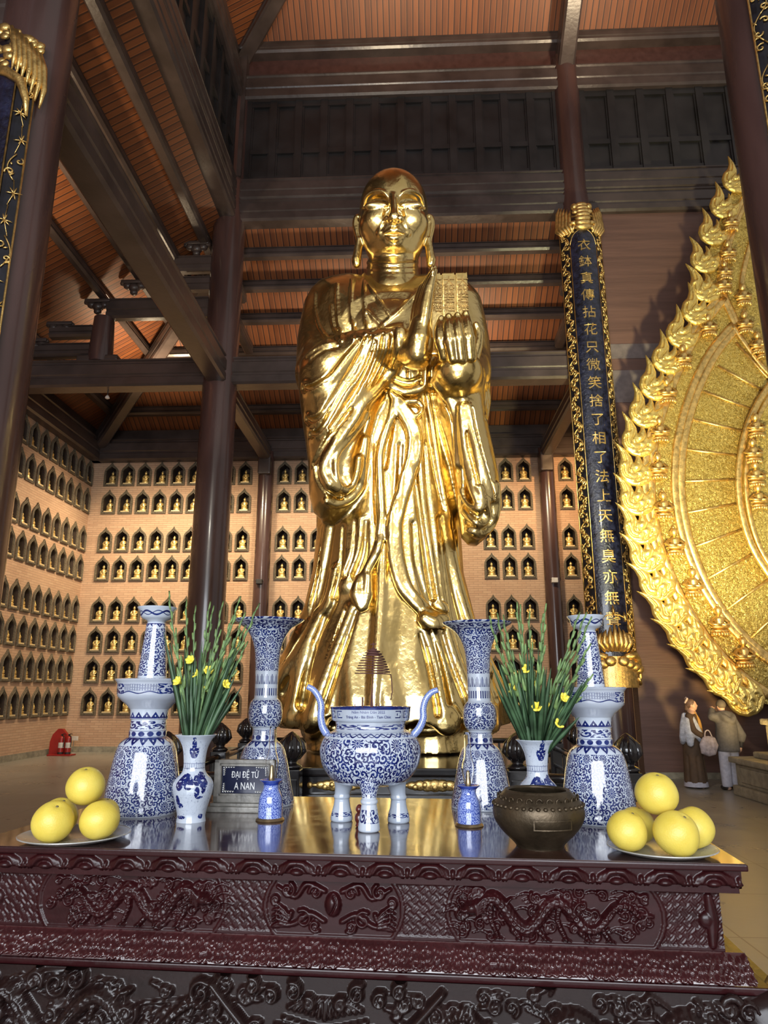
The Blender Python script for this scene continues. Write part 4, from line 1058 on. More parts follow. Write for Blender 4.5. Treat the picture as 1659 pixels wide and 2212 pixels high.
for sx in (-1, 1):
    for yy in (.06, DEP-.06):
        lg = MB(); P = [(sx*1.29, yy, zA1-.02), (sx*1.38, yy-.05 if yy < .5 else yy+.05, zA0+.12), (sx*1.35, yy, .34), (sx*1.27, yy, .14), (sx*1.32, yy, .05), (sx*1.32, yy, 0.0)]
        Q = catmull(P, 6); lg.tube(Q, list(np.interp(np.linspace(0,1,len(Q)), [0,.25,.6,.85,1], [.12,.16,.10,.08,.11])), 20)
        for k in range(9 if yy < .5 else 0):
            a = r3.uniform(-2.6, -.5); zz = zA1-.03-k*.035; b0 = (sx*1.31+.13*cos(a), yy-.02+.15*sin(a), zz)
            lg.tube([(b0[0]+.035*cos(t)*(1-t/9), b0[1]-.01, b0[2]+.035*sin(t)*(1-t/9)) for t in np.linspace(0, 8, 16)], [.013]*15+[.006], 6)
        lg.build('leg', M['lacquer_low'], table, smooth=True)

# ------------------------------------------------------------------ blue and white porcelain
WHITE, BLUE, BLUE2 = (.45, .50, .58), (.005, .009, .085), (.014, .030, .155)
def vine(nt, u, v, s, flower=True, dens=.235):
    a_, b_ = u*s, v*s; vec = combine(nt, a_, b_)
    vo = voronoi(nt, vec, 1.0, 'F1', .8, '2D'); sp = nt.nodes.new('ShaderNodeSeparateXYZ'); nt.links.new(vo.outputs['Position'], sp.inputs[0])
    sc = nt.nodes.new('ShaderNodeSeparateColor'); nt.links.new(vo.outputs['Color'], sc.inputs[0])
    lx, ly = a_-X(nt, sp.outputs[0]), b_-X(nt, sp.outputs[1]); r = (lx*lx+ly*ly).sqrt(); an = ly.atan2(lx); c = X(nt, sc.outputs[0]); dr = c.gt(.5)*2-1
    f_ = (an*dr*(1/(2*pi)) + r*1.75 + X(nt, sc.outputs[1])).fract(); m = ((f_-.5).abs().lt(dens))*r.lt(.74)
    m = m.max(r.lt(.13))
    v2 = voronoi(nt, combine(nt, a_*2.3+3.3, b_*2.3), 1.0, 'F1', .9, '2D'); m = m.max(X(nt, v2.outputs['Distance']).lt(.21))
    if flower:
        q = .19; w = voronoi(nt, combine(nt, a_*q, b_*q), 1.0, 'F1', .45, '2D'); s2 = nt.nodes.new('ShaderNodeSeparateXYZ'); nt.links.new(w.outputs['Position'], s2.inputs[0])
        x2, y2 = a_*q-X(nt, s2.outputs[0]), b_*q-X(nt, s2.outputs[1]); r2_ = (x2*x2+y2*y2).sqrt(); a2 = y2.atan2(x2)
        ca = (a2*13).cos(); fl = (ca.gt(-.62)*r2_.gt(.048)*r2_.lt(ca*.022+.160)).max(r2_.lt(.038)); m = m*(1-r2_.lt(.198)) + fl*r2_.lt(.198)
    return m.clamp()
def band_pat(nt, kind, u, t, N, circ):
    """u 0..1 round the vessel, t 0..1 up the band"""
    a = (u*N).fract(); c = (a-.5).abs()
    if kind == 'solid': return X(nt, 0.0)+1.0
    if kind == 'dots': return ((a-.5)*(a-.5)*1.0 + (t-.5)*(t-.5)*.8).lt(.13).max(t.lt(.07)).max(t.gt(.93))
    if kind == 'lappet': return (t.gt(c*1.6+.05)*((c*c + (t-.62)*(t-.62)*.35).gt(.006))).max(t.gt(.90))
    if kind == 'lappet_up': return ((1-t).gt(c*1.6+.05)*((c*c + (t-.38)*(t-.38)*.35).gt(.006))).max(t.lt(.10))
    if kind == 'leaf': return (t.lt(.93-c*c*3.2))*(((c-.22).abs().lt(.05)).max(c.gt(.40)).max(c.lt(.07)))
    if kind == 'key':
        m = c.max((t-.5).abs()); return ((m*5.2).fract().lt(.5)*(1-(a.gt(.5)*((t-.5).abs().lt(.09)))))
    if kind == 'wave': return ((t-.5 - (u*N*6.2832).sin()*.28).abs().lt(.13)).max(((t-.5 - (u*N*6.2832+2.6).sin()*.28).abs().lt(.06)))
    if kind == 'scroll': return vine(nt, u*N, t*1.6, 1.0, False, .2)*t.band(.08, .92)
    if kind == 'tray':
        k = u*40; seal = (((k*2.0).fract().lt(.45)).max((t*5+noise(nt, combine(nt, k.floor()*.37, (t*4).floor()*.71), 3.0, 1)*3).fract().lt(.3)))*t.band(.30,.92); inn = ((u-.5).abs()).lt(.085)
        sc_ = vine(nt, u*N, t*2.0, 1.0, False, .2)*t.band(.04,.95); low = ((t-.15-(u*60).sin()*.09).abs().lt(.05)); return seal*inn*.55 + (sc_*(1-inn)).max(low)
    if kind == 'lines': return ((u*N*3).fract().lt(.5))*t.band(.12, .88)
    return X(nt, 0.0)
def porcelain(name, bands, circ, vs=38.0, inv=False, extra=None, white=None, blue=None):
    """bands: (z0, z1, kind, N); circ metres round; vines fill what is not banded"""
    m, nt, b = new_mat(name); x, y, z, vec = coords(nt)
    th = x.atan2(-y); u = th*(1/(2*pi))+.5; tot = None
    for (z0, z1, kind, N) in bands:
        g = z.band(min(z0, z1), max(z0, z1)); t = (z-min(z0, z1))*(1/abs(z1-z0))
        if kind == 'plain': continue
        pt = vine(nt, u*circ, z, N, True) if kind == 'vine' else band_pat(nt, kind, u, t, N, circ)
        q = pt*g; tot = q if tot is None else tot+q
    if extra: q = extra(nt, u*circ, z); tot = q if tot is None else tot.max(q)
    n = noise(nt, vec, 22, 3); msk = tot.clamp() if tot is not None else X(nt, 0.0)+0.0
    blue_c = mixc(nt, n.ramp(.40, .62), blue or BLUE, BLUE2); w = white or WHITE
    c = mixc(nt, msk, w, blue_c) if not inv else mixc(nt, msk, mixc(nt, n.ramp(.35, .7), (.012,.035,.27), (.035,.075,.40)), (.28,.36,.66))
    setc(nt, b, c); b.inputs['Roughness'].default_value = .12; b.inputs['Coat Weight'].default_value = .8; b.inputs['Coat Roughness'].default_value = .04
    return m
def pxprof(ax, Y, z0, L):
    return [(hw*mpp(ax, py, Y), max(0.0, float(PY(ax, py, Y)[2])-z0)) for py, hw in L]
def stand(px, py, hw):
    p = PZ(px, py, TZ); Yc = p[1] + hw*mpp(px, py, p[1]); return np.array([p[0]*Yc/p[1], Yc, TZ])
def smoothprof(P, n=4):
    Q = catmull([(r, z, 0) for r, z in P], n); return [(max(.002, float(q[0])), float(q[1])) for q in Q]
def zl(ax, Y, *ys): return [max(.0004*i, float(PY(ax, y, Y)[2])-TZ) for i, y in enumerate(ys)]
def candlestand(px, dy, label, bx):
    """tall candle stand: bell foot, drip tray, tapering stem, cup; dy shifts the reading of the picture rows"""
    p = stand(px, 1768+dy, 74); Y = p[1]; t = empty('candle_stand', (p[0], Y, TZ), label, 'candle stand', 'blue and white candle stands')
    r = lambda L: pxprof(px, Y, TZ, [(y+dy, h) for y, h in L]); zz = lambda *ys: zl(px, Y, *[y+dy for y in ys])
    foot = smoothprof(r([(1768,73),(1757,74),(1748,78),(1740,79),(1702,76),(1670,71),(1640,66),(1618,61),(1604,55),(1596,47),(1591,40)]), 3)
    z = zz(1768,1757,1608,1591)
    mf = porcelain('porcelain_foot_'+bx, [(z[0],z[1],'wave',22),(z[1]+.006,z[2],'vine',46),(z[2],z[3],'lappet',16)], .95)
    MB().lathe(foot, 72).build('foot', mf, t, auto=60)
    nk = r([(1591,38),(1589,38.5),(1577,38.5),(1576,37),(1554,36.5),(1552,39),(1534,39),(1530,41)]); z = zz(1590,1577,1575,1555,1551,1536)
    MB().lathe(nk, 64).build('neck', porcelain('porcelain_neck_'+bx, [(z[0],z[1],'dots',13),(z[2],z[3],'scroll',9),(z[4],z[5],'lappet_up',14)], .47), t, auto=50)
    tr = r([(1530,42),(1522,48),(1512,60),(1504,67),(1498,68.5),(1476,69.5),(1472,72),(1468,75),(1467,75),(1466,70),(1470,66),(1472,34)]); z = zz(1513,1501,1499,1476)
    MB().lathe(tr, 72).build('tray', porcelain('porcelain_tray_'+bx, [(z[2],z[3],'tray',17)], .84, white=(.40,.44,.52)), t, auto=50)
    st = r([(1472,31),(1462,30),(1440,28.5),(1400,25),(1365,21.5),(1350,20),(1346,19)]); z = zz(1470,1358,1357,1348)
    MB().lathe(st, 48).build('stem', porcelain('porcelain_stem_'+bx, [(z[0]+.02,z[1],'vine',48),(z[2],z[3],'lappet',9)], .30), t, auto=60)
    cu = r([(1347,17),(1341,20),(1338,28),(1333,33),(1320,36),(1316,40),(1313,41),(1312.5,40),(1317,33),(1322,8)]); z = zz(1334,1319)
    MB().lathe(cu, 56).build('cup', porcelain('porcelain_cup_'+bx, [(z[0],z[1],'wave',5)], .43), t, auto=50)
    return t
candlestand(305, 0, 'tall blue and white candle stand behind the pomelos, nearest the red extinguishers', 'far')
candlestand(1297, 18, 'tall blue and white candle stand behind the bronze bowl and pomelos', 'near')
def gu_vase(px, dy, label, bx):
    p = stand(px, 1748+dy, 68); Y = p[1]; t = empty('beaker_vase', (p[0], Y, TZ), label, 'vase', 'tall blue and white beaker vases')
    r = lambda L: pxprof(px, Y, TZ, [(y+dy, h) for y, h in L]); zz = lambda *ys: zl(px, Y, *[y+dy for y in ys])
    z = zz(1748,1736,1612,1598,1585,1575,1568,1512,1505,1484,1478,1455,1450,1345)
    lo = smoothprof(r([(1748,66),(1738,68),(1728,68),(1700,62),(1670,56),(1640,50),(1622,45),(1610,39),(1603,32),(1599,27.5)]), 3)
    MB().lathe(lo, 72).build('foot', porcelain('porcelain_bell_'+bx, [(z[0],z[1],'wave',20),(z[1]+.006,z[2],'vine',48),(z[2],z[3],'lappet',12)], .82), t, auto=60)
    mid = smoothprof(r([(1599,27),(1586,26),(1578,25.5),(1572,26),(1568,30),(1558,34.5),(1545,36),(1530,35.5),(1518,33),(1510,27),(1506,25),(1482,24.5)]), 3)
    MB().lathe(mid, 60).build('bulb', porcelain('porcelain_bulb_'+bx, [(z[3],z[4],'dots',10),(z[4]+.002,z[5],'key',9),(z[6],z[7],'vine',50),(z[8],z[9],'lines',10)], .40), t, auto=60)
    up = smoothprof(r([(1482,24.5),(1478,24.5),(1450,25),(1425,26),(1405,28),(1385,33),(1370,40),(1358,49),(1349,62),(1343,72),(1340,75),(1339.5,74),(1346,60),(1356,46),(1380,30)]), 3)
    MB().lathe(up, 72, cap=False).build('mouth', porcelain('porcelain_mouth_'+bx, [(z[10],z[11],'leaf',14),(z[11]+.012,z[13],'vine',50),(z[13],z[13]+.05,'scroll',14)], .42), t, auto=60)
    return t
gu_vase(565, 0, 'tall flared blue and white beaker vase behind the name plaque', 'far'); gu_vase(1043, 6, 'tall flared blue and white beaker vase between censer and bronze bowl', 'near')

# small flower vases with painted figures
def fig_pat(nt, u, z):
    def el(cu, cz, a, b): 
        x_, y_ = (u-cu)*(1/a), (z-cz)*(1/b); return (x_*x_+y_*y_).lt(1.0)
    n1 = noise(nt, combine(nt, u, z), 160, 2); u = u + (n1-.5)*.006; z = z + (noise(nt, combine(nt, u, z, 3.0), 130, 2)-.5)*.006; m = None
    for k in (0, .17, -.17):
        o = .225 + k
        for (cu, cz, a, b) in ((0,.300,.011,.024),(0,.283,.026,.010),(-.018,.278,.008,.014),(.018,.278,.008,.014),(0,.262,.020,.012),(0,.330,.006,.006),
                               (-.030,.170,.026,.022),(-.045,.150,.015,.024),(-.012,.155,.017,.026),(.018,.165,.014,.020),(.040,.160,.018,.026),(.045,.185,.020,.012),(.018,.120,.009,.022),(.028,.100,.013,.006),(-.055,.085,.010,.024),(-.045,.068,.014,.010),(.040,.130,.008,.016),(-.05,.022,.026,.007),(.05,.024,.014,.009)):
            q = el(o+cu, cz, a, b); m = q if m is None else m.max(q)
    hole = noise(nt, combine(nt, u, z, 7.0), 95, 2).gt(.60); ln = noise(nt, combine(nt, u, z, 2.0), 60, 1)
    return m*(1-hole*.85) + (ln-.5).abs().lt(.008)*.45*z.band(.03,.32) + z.band(.208,.212)*.6 + z.band(.228,.231)*.6 + z.band(.212,.228)*((u*420).sin().gt(.2))*.35
def flower_vase(px, dy, label, bx):
    p = stand(px, 1779+dy, 30); Y = p[1]; t = empty('flower_vase', (p[0], Y, TZ), label, 'vase', 'small painted flower vases')
    pr = smoothprof(pxprof(px, Y, TZ, [(y+dy, h) for y, h in ((1779,29),(1776,31),(1770,30.5),(1759,30),(1735,35),(1712,41),(1695,42.5),(1683,38),(1673,29),(1665,24),(1655,22.5),(1640,23),(1617,26),(1600,33),(1592,39),(1587.5,43),(1586,43),(1588,40),(1596,33),(1620,23),(1650,19))]), 4)
    MB().lathe(pr, 64, cap=True).build('body', porcelain('porcelain_flower_vase_'+bx, [], .42, extra=fig_pat), t, auto=70); return p
pL = flower_vase(412, 0, 'small blue and white flower vase between candle stand and name plaque', 'far')
pR = flower_vase(1167, 11, 'small blue and white flower vase behind the bronze bowl', 'near')

# gladioli
M['stem'] = m_simple('gladiolus_stem_green', (.11, .19, .07), .5, var=.3, scale=30); M['leaf'] = m_simple('sword_leaf_green', (.050, .105, .048), .45, var=.35, scale=12)
M['bud'] = m_simple('pale_green_bud', (.16, .26, .085), .5, var=.3, scale=40); M['petal'] = m_simple('yellow_petal', (.85, .72, .08), .5, var=.12, scale=40)
def blade(mb, P, w, n):
    """long folded leaf along P, facing roughly n"""
    Q = catmull(P, 6); m = len(Q); b = len(mb.v); n = Vector(n)
    for i in range(m):
        t = Vector(Q[min(i+1, m-1)]-Q[max(i-1, 0)]).normalized(); s = t.cross(n).normalized(); k = w*(1-(i/(m-1))**2.2)*min(1, .55+i/m) + .0006; c = Vector(Q[i])
        mb.v += [tuple(c-s*k), tuple(c+n*k*.25), tuple(c+s*k), tuple(c-n*k*.12)]
    for i in range(m-1):
        for q in range(4): mb.f.append((b+i*4+q, b+i*4+(q+1) % 4, b+(i+1)*4+(q+1) % 4, b+(i+1)*4+q))
def gladiolus(base, tip, label, group, rnd, flowers, leaves):
    B_, T_ = Vector(base), Vector(tip); t = empty('gladiolus_flower', base, label, 'flower', group); L = (T_-B_)
    side = Vector((L.x, L.y, 0))*.18; mid = B_+L*.5 - side*.4 + Vector((0,0,L.length*.02)); P = [B_, B_+L*.25-side*.35, mid, B_+L*.78-side*.05, T_]
    Q = catmull([np.array(p) for p in P], 6); Ql = [tuple(Vector(q)-B_) for q in Q]; m = len(Ql)
    MB().tube(Ql, list(np.linspace(.0060, .0026, m)), 7).build('stem', M['stem'], t, smooth=True)
    bd = MB(); k = 0
    for i in range(int(m*.42), m, 2):
        p = Vector(Ql[i]); tn = (Vector(Ql[min(i+1, m-1)])-Vector(Ql[i-1])).normalized(); s_ = 1 if k % 2 else -1; k += 1
        out = tn.cross(Vector((rnd.uniform(-.3,.3), -1, .2))).normalized()*s_; f_ = 1-(i-m*.42)/(m*.75)
        f_ = max(.35, f_); q = p+out*.0065*f_+tn*.012; q2 = p+out*.011*f_+tn*.036; e = p+out*.014*f_+tn*.068*f_; bd.tube([tuple(p), tuple(q), tuple(q2), tuple(e)], [.0035, .0068*f_+.0015, .0055*f_+.001, .001], 7)
    bd.build('bud', M['bud'], t, smooth=True)
    for j in range(flowers):
        i = int(m*rnd.uniform(.34, .62)); p = Vector(Ql[i]); a = rnd.uniform(-2.6, -.5); dr = Vector((cos(a), sin(a)*.8, .35)).normalized(); fl = MB()
        u = dr.cross(Vector((0,0,1))).normalized(); w = dr.cross(u)
        for c in range(6):
            an = c*pi/3; o = u*cos(an)+w*sin(an); fl.tube([tuple(p+dr*.008), tuple(p+dr*.024+o*.007), tuple(p+dr*.036+o*.016), tuple(p+dr*.040+o*.021)], [.003,.008,.010,.003], 6, flat=.45, up=tuple(dr))
        fl.build('blossom', M['petal'], t, smooth=True)
    for j in range(leaves):
        a = rnd.uniform(.38, .78); d = Vector((rnd.uniform(-.05,.05), rnd.uniform(-.04,.04), 0)); lf = MB()
        E = B_+L*a+side*rnd.uniform(-.2,.5)+d; blade(lf, [np.array(x_) for x_ in (Vector((0,0,0)), (E-B_)*.35-side*.1, (E-B_)*.7, E-B_)], rnd.uniform(.010,.016), (rnd.uniform(-.5,.5), -1, .1)); lf.build('leaf', M['leaf'], t, smooth=True)
    return t
def bunch(p, mouth, tips, where, group):
    rnd = random.Random(len(tips)*7+int(mouth[0])); zb = float(PY(mouth[0], mouth[1], p[1])[2])-.05
    order = sorted(range(len(tips)), key=lambda i: tips[i][0])
    for rank, i in enumerate(order):
        tx, ty = tips[i]; Yt = p[1]+(rnd.uniform(-.08,.10) if where[1] == 'cs' else rnd.uniform(-.20,.0)); a = rank/(len(tips)-1)*2-1
        base = (p[0]+a*.030, p[1]+rnd.uniform(-.025,.025), zb); side = f'{ORD[rank]} stem in order from the candle-stand side' if where[1] == 'cs' else f'{ORD[rank]} stem in order from the censer side'
        gladiolus(base, tuple(PY(tx, ty, Yt)), f'yellow gladiolus in {where[0]}, {side}', group, rnd, 1 if rank % 2 else 0, 4)
bunch(pL, (426,1590), [(366,1294),(402,1311),(421,1324),(451,1317),(458,1325),(478,1315),(498,1345),(514,1304),(523,1339),(553,1318),(527,1401),(524,1366),(380,1374),(472,1377)], ('vase by the plaque', 'cs'), 'gladioli in the vase by the plaque')
bunch(pR, (1166,1602), [(1061,1349),(1077,1343),(1089,1346),(1117,1319),(1124,1324),(1143,1339),(1171,1345),(1177,1322),(1246,1339),(1260,1339),(1270,1349),(1267,1406),(1270,1471),(1149,1406)], ('vase behind the bowl', 'cen'), 'gladioli in the vase behind the bowl')

# oil lamps
M['glass'] = bpy.data.materials.new('lamp_glass'); M['glass'].use_nodes = True
_b = M['glass'].node_tree.nodes['Principled BSDF']; _b.inputs['Base Color'].default_value = (1,1,1,1); _b.inputs['Transmission Weight'].default_value = 1.0; _b.inputs['Roughness'].default_value = .01; _b.inputs['IOR'].default_value = 1.18
M['lamp_blue'] = porcelain('blue_mottled_lamp', [(.012,.14,'vine',75)], .30, inv=True)
def oil_lamp(px, dy, label):
    p = stand(px, 1777+dy, 30); Y = p[1]; t = empty('oil_lamp', (p[0], Y, TZ), label, 'lamp', 'small blue oil lamps')
    r = lambda L: pxprof(px, Y, TZ, [(y+dy, h) for y, h in L])
    MB().lathe(r([(1777,30),(1770,31),(1766,28),(1765,26)]), 40).build('base_ring', M['brass'], t, auto=40)
    MB().lathe(smoothprof(r([(1765,26),(1755,26),(1732,25.5),(1718,23),(1708,18.5),(1700,16),(1693,17),(1687,23),(1685,25),(1684,24.5),(1687,18)]), 3), 44).build('body', M['lamp_blue'], t, auto=60)
    MB().lathe(r([(1686,6),(1684,6.5),(1676,6),(1668,4.2),(1660,4),(1655,3.5),(1652,1.5)]), 20).build('burner', M['brass'], t, auto=50)
    gp = smoothprof(r([(1684,9),(1672,10),(1658,13),(1645,14),(1632,11),(1618,8),(1590,7.2),(1570,7)]), 3)
    MB().lathe(gp + [(q[0]-.0016, q[1]) for q in reversed(gp)], 28, cap=False).build('chimney', M['glass'], t, smooth=True); return t
oil_lamp(583, 0, 'small blue oil lamp with glass chimney in front of the name plaque'); oil_lamp(1014, 12, 'small blue oil lamp with glass chimney between censer and bronze bowl')

# ------------------------------------------------------------------ three legged censer
CY = 3.10; CX = float(PY(800, 1640, CY)[0]); censer = empty('censer', (CX, CY, TZ), 'big blue and white three-legged incense censer at the middle of the table', 'censer')
cp = lambda L: pxprof(800, CY, TZ, L); cz = lambda *ys: zl(800, CY, *ys)
z = cz(1690,1592,1590,1579,1576,1560,1553,1530)
pf = smoothprof(cp([(1697,22),(1694,55),(1684,81),(1671,93),(1654,103),(1640,107),(1625,109),(1610,108),(1595,102),(1584,92),(1578,80)]), 3)
MB().lathe(pf, 96).build('body', porcelain('porcelain_censer_body', [(z[0],z[1],'vine',36),(z[2],z[3],'wave',24)], 1.30), censer, auto=60)
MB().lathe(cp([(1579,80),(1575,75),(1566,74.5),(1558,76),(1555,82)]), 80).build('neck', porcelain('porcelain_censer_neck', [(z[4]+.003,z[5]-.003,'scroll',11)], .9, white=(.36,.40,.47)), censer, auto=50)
def rim_pat(nt, u, z_):
    t = (z_-z[6])*(1/(z[7]-z[6])); k = (u*(1/1.02)*20); a = k.fract(); c = (a-.5).abs(); m = c.max((t-.5).abs())
    key = (m*4.2).fract().lt(.42)*t.band(.12,.88)*(1-(a.gt(.5)*((t-.5).abs().lt(.10)))); return key*((u-.51).abs().gt(.115)) + t.gt(.93)
MB().lathe(cp([(1556,82),(1553.5,83.5),(1552,84),(1530,86),(1527,87),(1526,86),(1527,80),(1533,78)]), 96).build('rim', porcelain('porcelain_censer_rim', [], 1.02, extra=rim_pat, white=(.38,.43,.51)), censer, auto=50)
MB().lathe([(.003, cz(1530)[0]), (cp([(1531,79)])[0][0], cz(1531)[0])], 64).build('ash', m_simple('incense_ash', (.42,.40,.37), .95, var=.25, scale=60, bumpd=.004, bscale=200), censer)
M['ink'] = m_simple('blue_ink', (.02,.025,.16), .4)
Rr_ = cp([(1542,85.2)])[0][0]+.0008
for s_, yy, sz in (('Năm Nhâm Dần 2022', 1536.5, .0150), ('Tràng An - Bái Đính - Tam Chúc', 1546.5, .0145)):
    zz = cz(yy)[0]; text_obj('writing', s_, sz, .0004, M['ink'], censer, lambda x, y, q, zz=zz: ((Rr_+q)*sin(x/Rr_), -(Rr_+q)*cos(x/Rr_), zz+y))
legs = [(797,1796),(738,1773),(861,1776)]
for i, (lx_, ly_) in enumerate(legs):
    q = PZ(lx_, ly_, TZ); ox, oy = q[0]-CX, q[1]-CY; k = CY/q[1] if i else 1.0; s_ = mpp(lx_, ly_, q[1])
    h = lambda f_: f_*cz(1640)[0]/.26
    P = [(20,0),(23.5,.006),(23,.022),(20.5,.055),(17,.092),(16.5,.098),(18.5,.104),(18.5,.112),(16,.118),(17,.135),(22,.165),(29,.20),(33,.23),(30,.27),(18,.30)] if i == 0 else [(22,0),(24,.008),(22.5,.03),(18,.06),(16.5,.085),(18,.092),(18,.10),(17,.108),(20,.135),(27,.17),(32,.20),(30,.235),(18,.26)]
    pr = smoothprof([(a*s_, b) for a, b in P], 3); lean = MB().lathe(pr, 40)
    lean.map(lambda x, y, z_, ox=ox, oy=oy: (x-ox*.38*max(0, min(1, (z_-.10)/.2)), y-oy*.38*max(0, min(1, (z_-.10)/.2)), z_))
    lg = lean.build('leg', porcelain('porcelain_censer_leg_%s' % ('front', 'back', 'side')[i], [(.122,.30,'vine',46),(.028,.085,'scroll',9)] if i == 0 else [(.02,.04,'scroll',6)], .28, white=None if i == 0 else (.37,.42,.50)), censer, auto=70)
    lg.location = (ox, oy, 0)
def handle(pts, r, bx):
    Q = [PY(x, y, CY) - np.array([CX, CY, TZ]) for x, y in pts]; mb = MB(); C_ = catmull(Q, 6); mb.tube(C_, list(np.interp(np.linspace(0,1,len(C_)), [0,.3,.85,1], [.0165,.0155,.013,.012])), 14, up=(0,1,0))
    mb.build('handle', m_handle, censer, smooth=True)
def m_handle_():
    m, nt, b = new_mat('blue_key_fret_handle'); x, y, z_, vec = coords(nt); a = (z_*42).fract(); c = (a-.5).abs(); t = (x*42).fract(); m_ = c.max((t-.5).abs())
    pt = (m_*4.4).fract().lt(.5); setc(nt, b, mixc(nt, pt, (.34,.43,.66), (.05,.08,.34))); b.inputs['Roughness'].default_value = .15; b.inputs['Coat Weight'].default_value = .7; return m
m_handle = m_handle_()
handle([(706,1586),(697,1570),(693,1548),(694,1525),(688,1505),(677,1490),(664,1483)], .015, 'a'); handle([(893,1588),(906,1572),(914,1552),(914,1530),(920,1510),(932,1496),(946,1490)], .015, 'b')
# incense coil on its rod, and stubs
coil = empty('incense_coil', (PY(804,1526,CY)[0], CY, float(PY(804,1526,CY)[2])), 'reddish brown spiral incense coil on a thin rod in the censer', 'incense coil')
cw = lambda px, py: PY(px, py, CY) - np.array(coil.location)
M['incense'] = m_simple('reddish_incense', (.085,.028,.022), .8, var=.2, scale=40)
MB().tube([cw(803,1531), cw(805,1470), cw(806.5,1388)], .0022, 8).build('rod', M['incense'], coil)
MB().tube([cw(800,1392), cw(813,1391)], .0022, 6).tube([cw(803,1531), cw(803.5,1505), cw(804.5,1480)], [.007,.004,.0025], 8).build('cross_bar', M['incense'], coil)
cm = mpp(805, 1440, CY); P = []
top_, bot_ = cw(806, 1402), cw(805, 1457)
for k in range(260):
    s_ = k/259; r_ = (7+32*s_**.62)*cm; a = 2*pi*10*s_; P.append((top_[0]+(bot_[0]-top_[0])*s_+r_*cos(a), r_*sin(a), top_[2]+(bot_[2]-top_[2])*s_))
e = P[-1]; P += [(e[0]+.004, e[1], e[2]-.03), (e[0]+.006, e[1], e[2]-.07), (e[0], e[1], e[2]-.105)]
MB().tube(P, .0022, 6).build('coil', M['incense'], coil, smooth=True)
MB().lathe([(.016*1.0,-.004),(.034,-.012)] if False else [(15.5*cm, bot_[2]+(top_[2]-bot_[2])*.74), (12*cm, bot_[2]+(top_[2]-bot_[2])*.86), (6*cm, top_[2]), (1.2*cm, top_[2]+.006)], 30, (float(top_[0]), 0, 0)).build('cap', M['incense'], coil, auto=50)
for i, (px_, h_) in enumerate(((783,22),(766,8),(800,12),(812,9),(818,10))):
    q = PY(px_, 1529, CY-.02*((i*7) % 3)); o = MB().tube([(0,0,-.01),(0.001*i,0,h_*cm)], .0016 if i else .004, 6).build('incense_stub', M['incense']); o.location = q
    props(o, 'burnt incense stub standing in the censer ash beside the coil rod' if i else 'thickest burnt incense stub standing apart in the censer ash', 'incense', 'incense stubs in the censer' if i else None)

# ------------------------------------------------------------------ bronze bowl, plates, fruit, plaque, wooden piece
pb = stand(1167, 1838, 50); bowl = empty('bowl', (pb[0], pb[1], TZ), 'round aged bronze bowl near the front edge of the table', 'bowl')
bp = lambda L: pxprof(1167, float(pb[1]), TZ, L)
prf = smoothprof(bp([(1840,50),(1836,51),(1828,50),(1822,53),(1812,62),(1796,78),(1778,91),(1762,97.5),(1748,98),(1736,95),(1724,87),(1714,78),(1709,73),(1706,71),(1704,68),(1707,62),(1716,66),(1740,84),(1780,80),(1805,50)]), 3)
MB().lathe([(.001, prf[0][1])]+prf+[(.001, prf[-1][1])], 80, cap=False).build('body', M['bronze'], bowl, auto=70)
db = MB(); R0 = bp([(1735,95)])[0]
for k in range(40): a = 2*pi*k/40; db.sphere((R0[0]*cos(a)*.995, R0[0]*sin(a)*.995, R0[1]), .0085, 8, 5, 1, 1, .8)
R1 = bp([(1722,85.5)])[0]
for k in range(26):
    a = 2*pi*k/26; db.tube([((R1[0]+.001)*cos(a+.07*cos(t))+0, (R1[0]+.001)*sin(a+.07*cos(t)), R1[1]+.011*sin(t)) for t in np.linspace(0, 5.2, 9)], [.0028]*8+[.0015], 5)
db.build('relief_band', M['bronze'], bowl, smooth=True)
R2 = bp([(1767,98)])[0]; pn = MB()
for (z0_, z1_, a0_, a1_) in ((.012,.016,-.42,.42),(-.016,-.012,-.42,.42),(-.016,.016,-.42,-.39),(-.016,.016,.39,.42)):
    n_ = 14; 
    for i in range(n_):
        A0, A1 = a0_+(a1_-a0_)*i/n_, a0_+(a1_-a0_)*(i+1)/n_; v = []
        for rr in (R2[0]-.006, R2[0]+.0035):
            for A_, Z__ in ((A0,z0_),(A1,z0_),(A1,z1_),(A0,z1_)): v.append((rr*sin(A_+.15), -rr*cos(A_+.15), R2[1]+Z__))
        pn.add(v, [(0,1,2,3),(4,7,6,5),(0,4,5,1),(1,5,6,2),(2,6,7,3),(3,7,4,0)])
pn.build('cartouche', M['bronze'], bowl)
def m_pomelo():
    m, nt, b = new_mat('yellow_pomelo_skin'); x, y, z, vec = coords(nt); n = noise(nt, vec, 9, 4); sp_ = voronoi(nt, vec, 190, 'F1', 1.0); d = X(nt, sp_.outputs['Distance'])
    c = mixc(nt, n.ramp(.3,.75), (.60,.45,.055), (.72,.58,.11)); c = mixc(nt, noise(nt, vec, 26, 5, .7).ramp(.64,.78)*.55, c, (.45,.30,.05)); setc(nt, b, c); setr(nt, b, .42)
    bump(nt, b, d, .0010, .35); b.inputs['Subsurface Weight'].default_value = .08; b.inputs['Subsurface Radius'].default_value = (.02,.01,.003); return m
M['pomelo'] = m_pomelo(); M['scar'] = m_simple('dry_stem_scar', (.16,.13,.05), .8)
